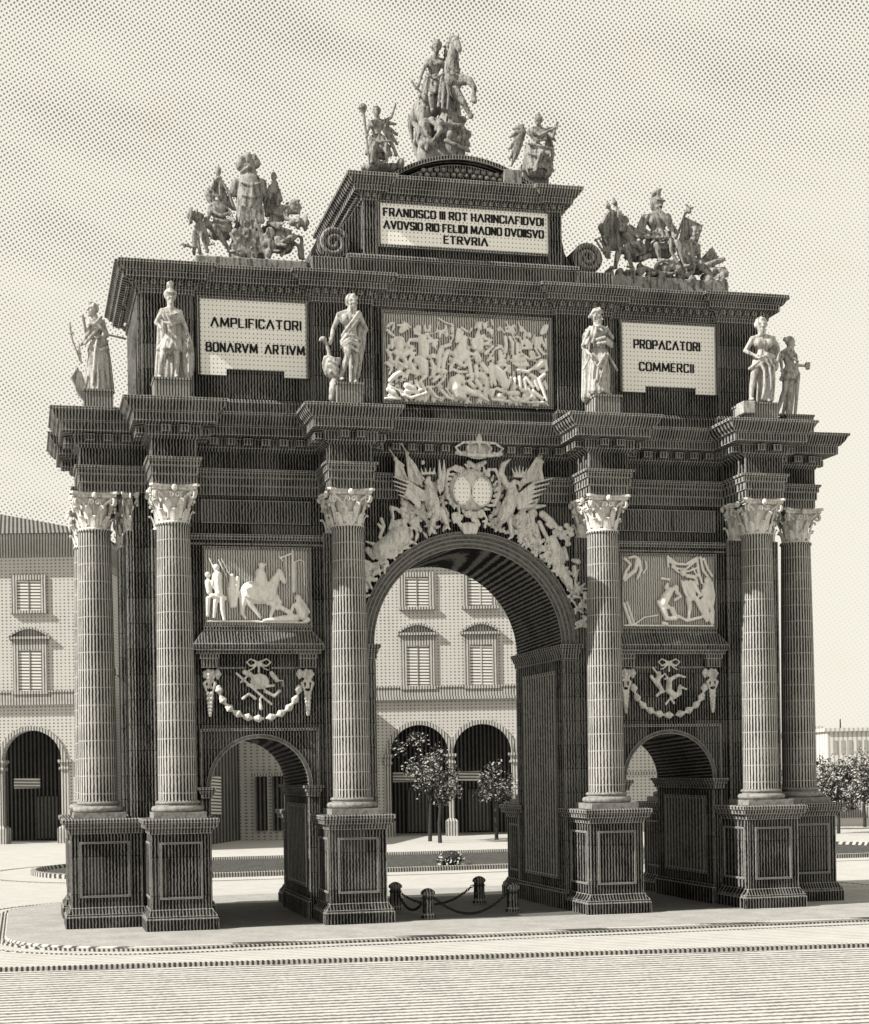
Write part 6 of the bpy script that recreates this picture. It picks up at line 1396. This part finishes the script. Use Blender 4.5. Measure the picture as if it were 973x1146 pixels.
# ==================================================================== TREES
def tree(r, d, h, cr_, label, group, seed, trunk=.36, n=900, squash=1.0, lopsided=0.0, leaf=.17):
    rr = random.Random(seed); p = Vector((CX, CY, 0))+Rv*r+Fv*d
    t = tag(empty('tree', p), label, 'tree', group)
    m = MB(); ht = h*trunk
    m.tube([(0, 0, -.05), (rr.uniform(-.04, .04), .02, ht*.5), (rr.uniform(-.08, .08), 0, ht), (0, 0, h*.72)], [.11, .085, .075, .03], 8)
    cl = []
    for k in range(9):
        a = 2*pi*k/9+rr.uniform(-.3, .3); z = ht+rr.uniform(.1, .75)*(h-ht); rad = cr_*rr.uniform(.45, .8)*(1-.5*abs((z-ht)/(h-ht)-.45))
        e = Vector((cos(a)*rad+lopsided*(z-ht)*.3, sin(a)*rad, z)); cl.append(e)
        m.tube([(0, 0, ht*.85+.06*k), e.lerp(Vector((0, 0, ht)), .5)+Vector((0, 0, .12)), e], [.05, .035, .015], 6)
    m.build('trunk', M['bark'], t)
    cl += [Vector((lopsided*(h-ht)*.2, 0, h-cr_*.35)), Vector((0, 0, ht+(h-ht)*.45))]
    for nm, mt, cnt, off in (('crown', M['leaf_dark'], n, 0.0), ('crown_sunlit_leaves', M['leaf_light'], int(n*.55), .10)):  # second leaf layer is a paler copy, sunlight put into its colour
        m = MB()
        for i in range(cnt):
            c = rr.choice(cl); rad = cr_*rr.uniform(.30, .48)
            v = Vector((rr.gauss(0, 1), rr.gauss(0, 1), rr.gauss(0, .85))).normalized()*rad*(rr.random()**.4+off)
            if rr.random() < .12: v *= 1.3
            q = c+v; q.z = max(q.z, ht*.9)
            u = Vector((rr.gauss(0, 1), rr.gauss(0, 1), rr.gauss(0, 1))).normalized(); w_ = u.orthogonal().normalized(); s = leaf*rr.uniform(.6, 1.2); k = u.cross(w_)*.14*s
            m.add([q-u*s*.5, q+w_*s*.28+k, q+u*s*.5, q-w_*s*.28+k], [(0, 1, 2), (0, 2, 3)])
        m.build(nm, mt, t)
    return t
tree(.02, 84.5, 4.85, 1.35, 'taller young tree of the pair in front of the palace arcade', 'young trees in front of the arcade', 1, .40, 1200)
tree(-.50, 86.5, 5.75, 1.3, 'leaning thin-topped tree of the pair in front of the palace arcade', 'young trees in front of the arcade', 2, .42, 700, lopsided=-.9)
tree(2.95, 87, 4.15, 1.15, 'small lone young tree in front of the right palace arch', 'young trees in front of the arcade', 3, .48, 700)
lbl = ['round-headed tree nearest the right end of the arch', 'leafy tree with a straight trunk at the right edge', 'tall bushy tree behind the others at far right', 'small tree standing back beside the garden wall', 'broad tree cut by the right edge of the picture', 'dark bushy tree half hidden by the corner pedestal']
for i, (r, d, h, c) in enumerate(((20.9, 88, 3.8, 1.35), (22.6, 87, 4.0, 1.5), (24.3, 96, 4.4, 1.7), (22.0, 97, 4.1, 1.5), (25.2, 90, 4.1, 1.6), (19.9, 93, 4.4, 1.4))):
    tree(r, d, h, c, lbl[i], 'trees beyond the right end of the arch', 20+i, +0.33, 1500, leaf=.18)
# round bush on the oval bed
p = Vector((4.55, 21.2, .12)); t = tag(empty('bush', p), 'small round dark bush on the oval grass bed', 'bush'); rr = random.Random(4)
m = MB(); 
for i in range(420):
    v = Vector((rr.gauss(0, 1), rr.gauss(0, 1), abs(rr.gauss(0, 1)))).normalized()*(.62*rr.random()**.3); q = Vector((v.x, v.y, v.z*.85)); u = Vector((rr.gauss(0, 1), rr.gauss(0, 1), rr.gauss(0, 1))).normalized(); w_ = u.orthogonal(); m.add([q-u*.07, q+w_*.04, q+u*.07, q-w_*.04], [(0, 1, 2), (0, 2, 3)])
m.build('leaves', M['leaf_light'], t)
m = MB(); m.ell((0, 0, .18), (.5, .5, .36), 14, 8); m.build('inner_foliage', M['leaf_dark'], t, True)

# ==================================================================== BOLLARDS AND CHAINS
def bollard(p, label):
    t = tag(empty('bollard', p), label, 'bollard', 'stone bollards in the central passage')
    m = MB(); m.lathe([(.18, 0), (.18, .10), (.155, .12), (.145, .52), (.14, .58), (.18, .60), (.18, .65), (.15, .69), (.09, .73), (.03, .75)], seg=24); m.build('post', M['wall_mid'], t, True).data.set_sharp_from_angle(angle=radians(35))
    m = MB(); m.tube([((.155*cos(a)), .155*sin(a), .50) for a in [2*pi*k/20 for k in range(21)]], .018, 6); m.build('iron_band', M['iron'], t, True)
    return t
BZ = .09
bl = [((-1.70, 2.5, BZ), 'far left stone bollard of the four'), ((-1.45, -.10, BZ), 'near left stone bollard of the four'), ((.90, 3.7, BZ), 'far right stone bollard of the four'), ((1.0, .80, BZ), 'near right stone bollard of the four, beside the jamb')]
for p, l in bl: bollard(p, l)
def chain(a, b, sag, label):
    a, b = Vector(a), Vector(b); n = int((b-a).length/.075); t = a.lerp(b, .5)
    m = MB()
    for i in range(n):
        q = (i+.5)/n; f_ = lambda s: a.lerp(b, s)-Vector((0, 0, sag*(1-(2*s-1)**2)))
        c = f_(q); d = (f_(q+.5/n)-f_(q-.5/n)).normalized(); o = d.orthogonal().normalized(); e = d.cross(o)
        if i % 2: o, e = e, o
        pts = [c+d*(.058*cos(w_))+o*(.030*sin(w_)) for w_ in [2*pi*k/10 for k in range(11)]]
        m.tube(pts, .013, 5)
    r = tag(m.build('chain', M['iron'], None, True, loc=t), label, 'chain', 'iron chains slung between the bollards')
zc = BZ+.50
chain((-1.63, 2.5, zc), (.72, 3.7, zc), .42, 'iron chain slung between the two far bollards')
chain((-1.28, -.08, zc), (.84, .75, zc), .45, 'iron chain slung between the two near bollards')
chain((-1.68, 2.33, zc), (-1.48, .08, zc), .38, 'iron chain slung between the two left bollards')

# ---- turn every carved volume into plain mesh
bpy.context.view_layer.update(); dg = bpy.context.evaluated_depsgraph_get()
done = []
for o in REMESH: done.append((o, bpy.data.meshes.new_from_object(o.evaluated_get(dg))))
for o, me in done:
    old = o.data; o.modifiers.clear(); o.data = me; me.name = o.name
    me.polygons.foreach_set('use_smooth', [True]*len(me.polygons))
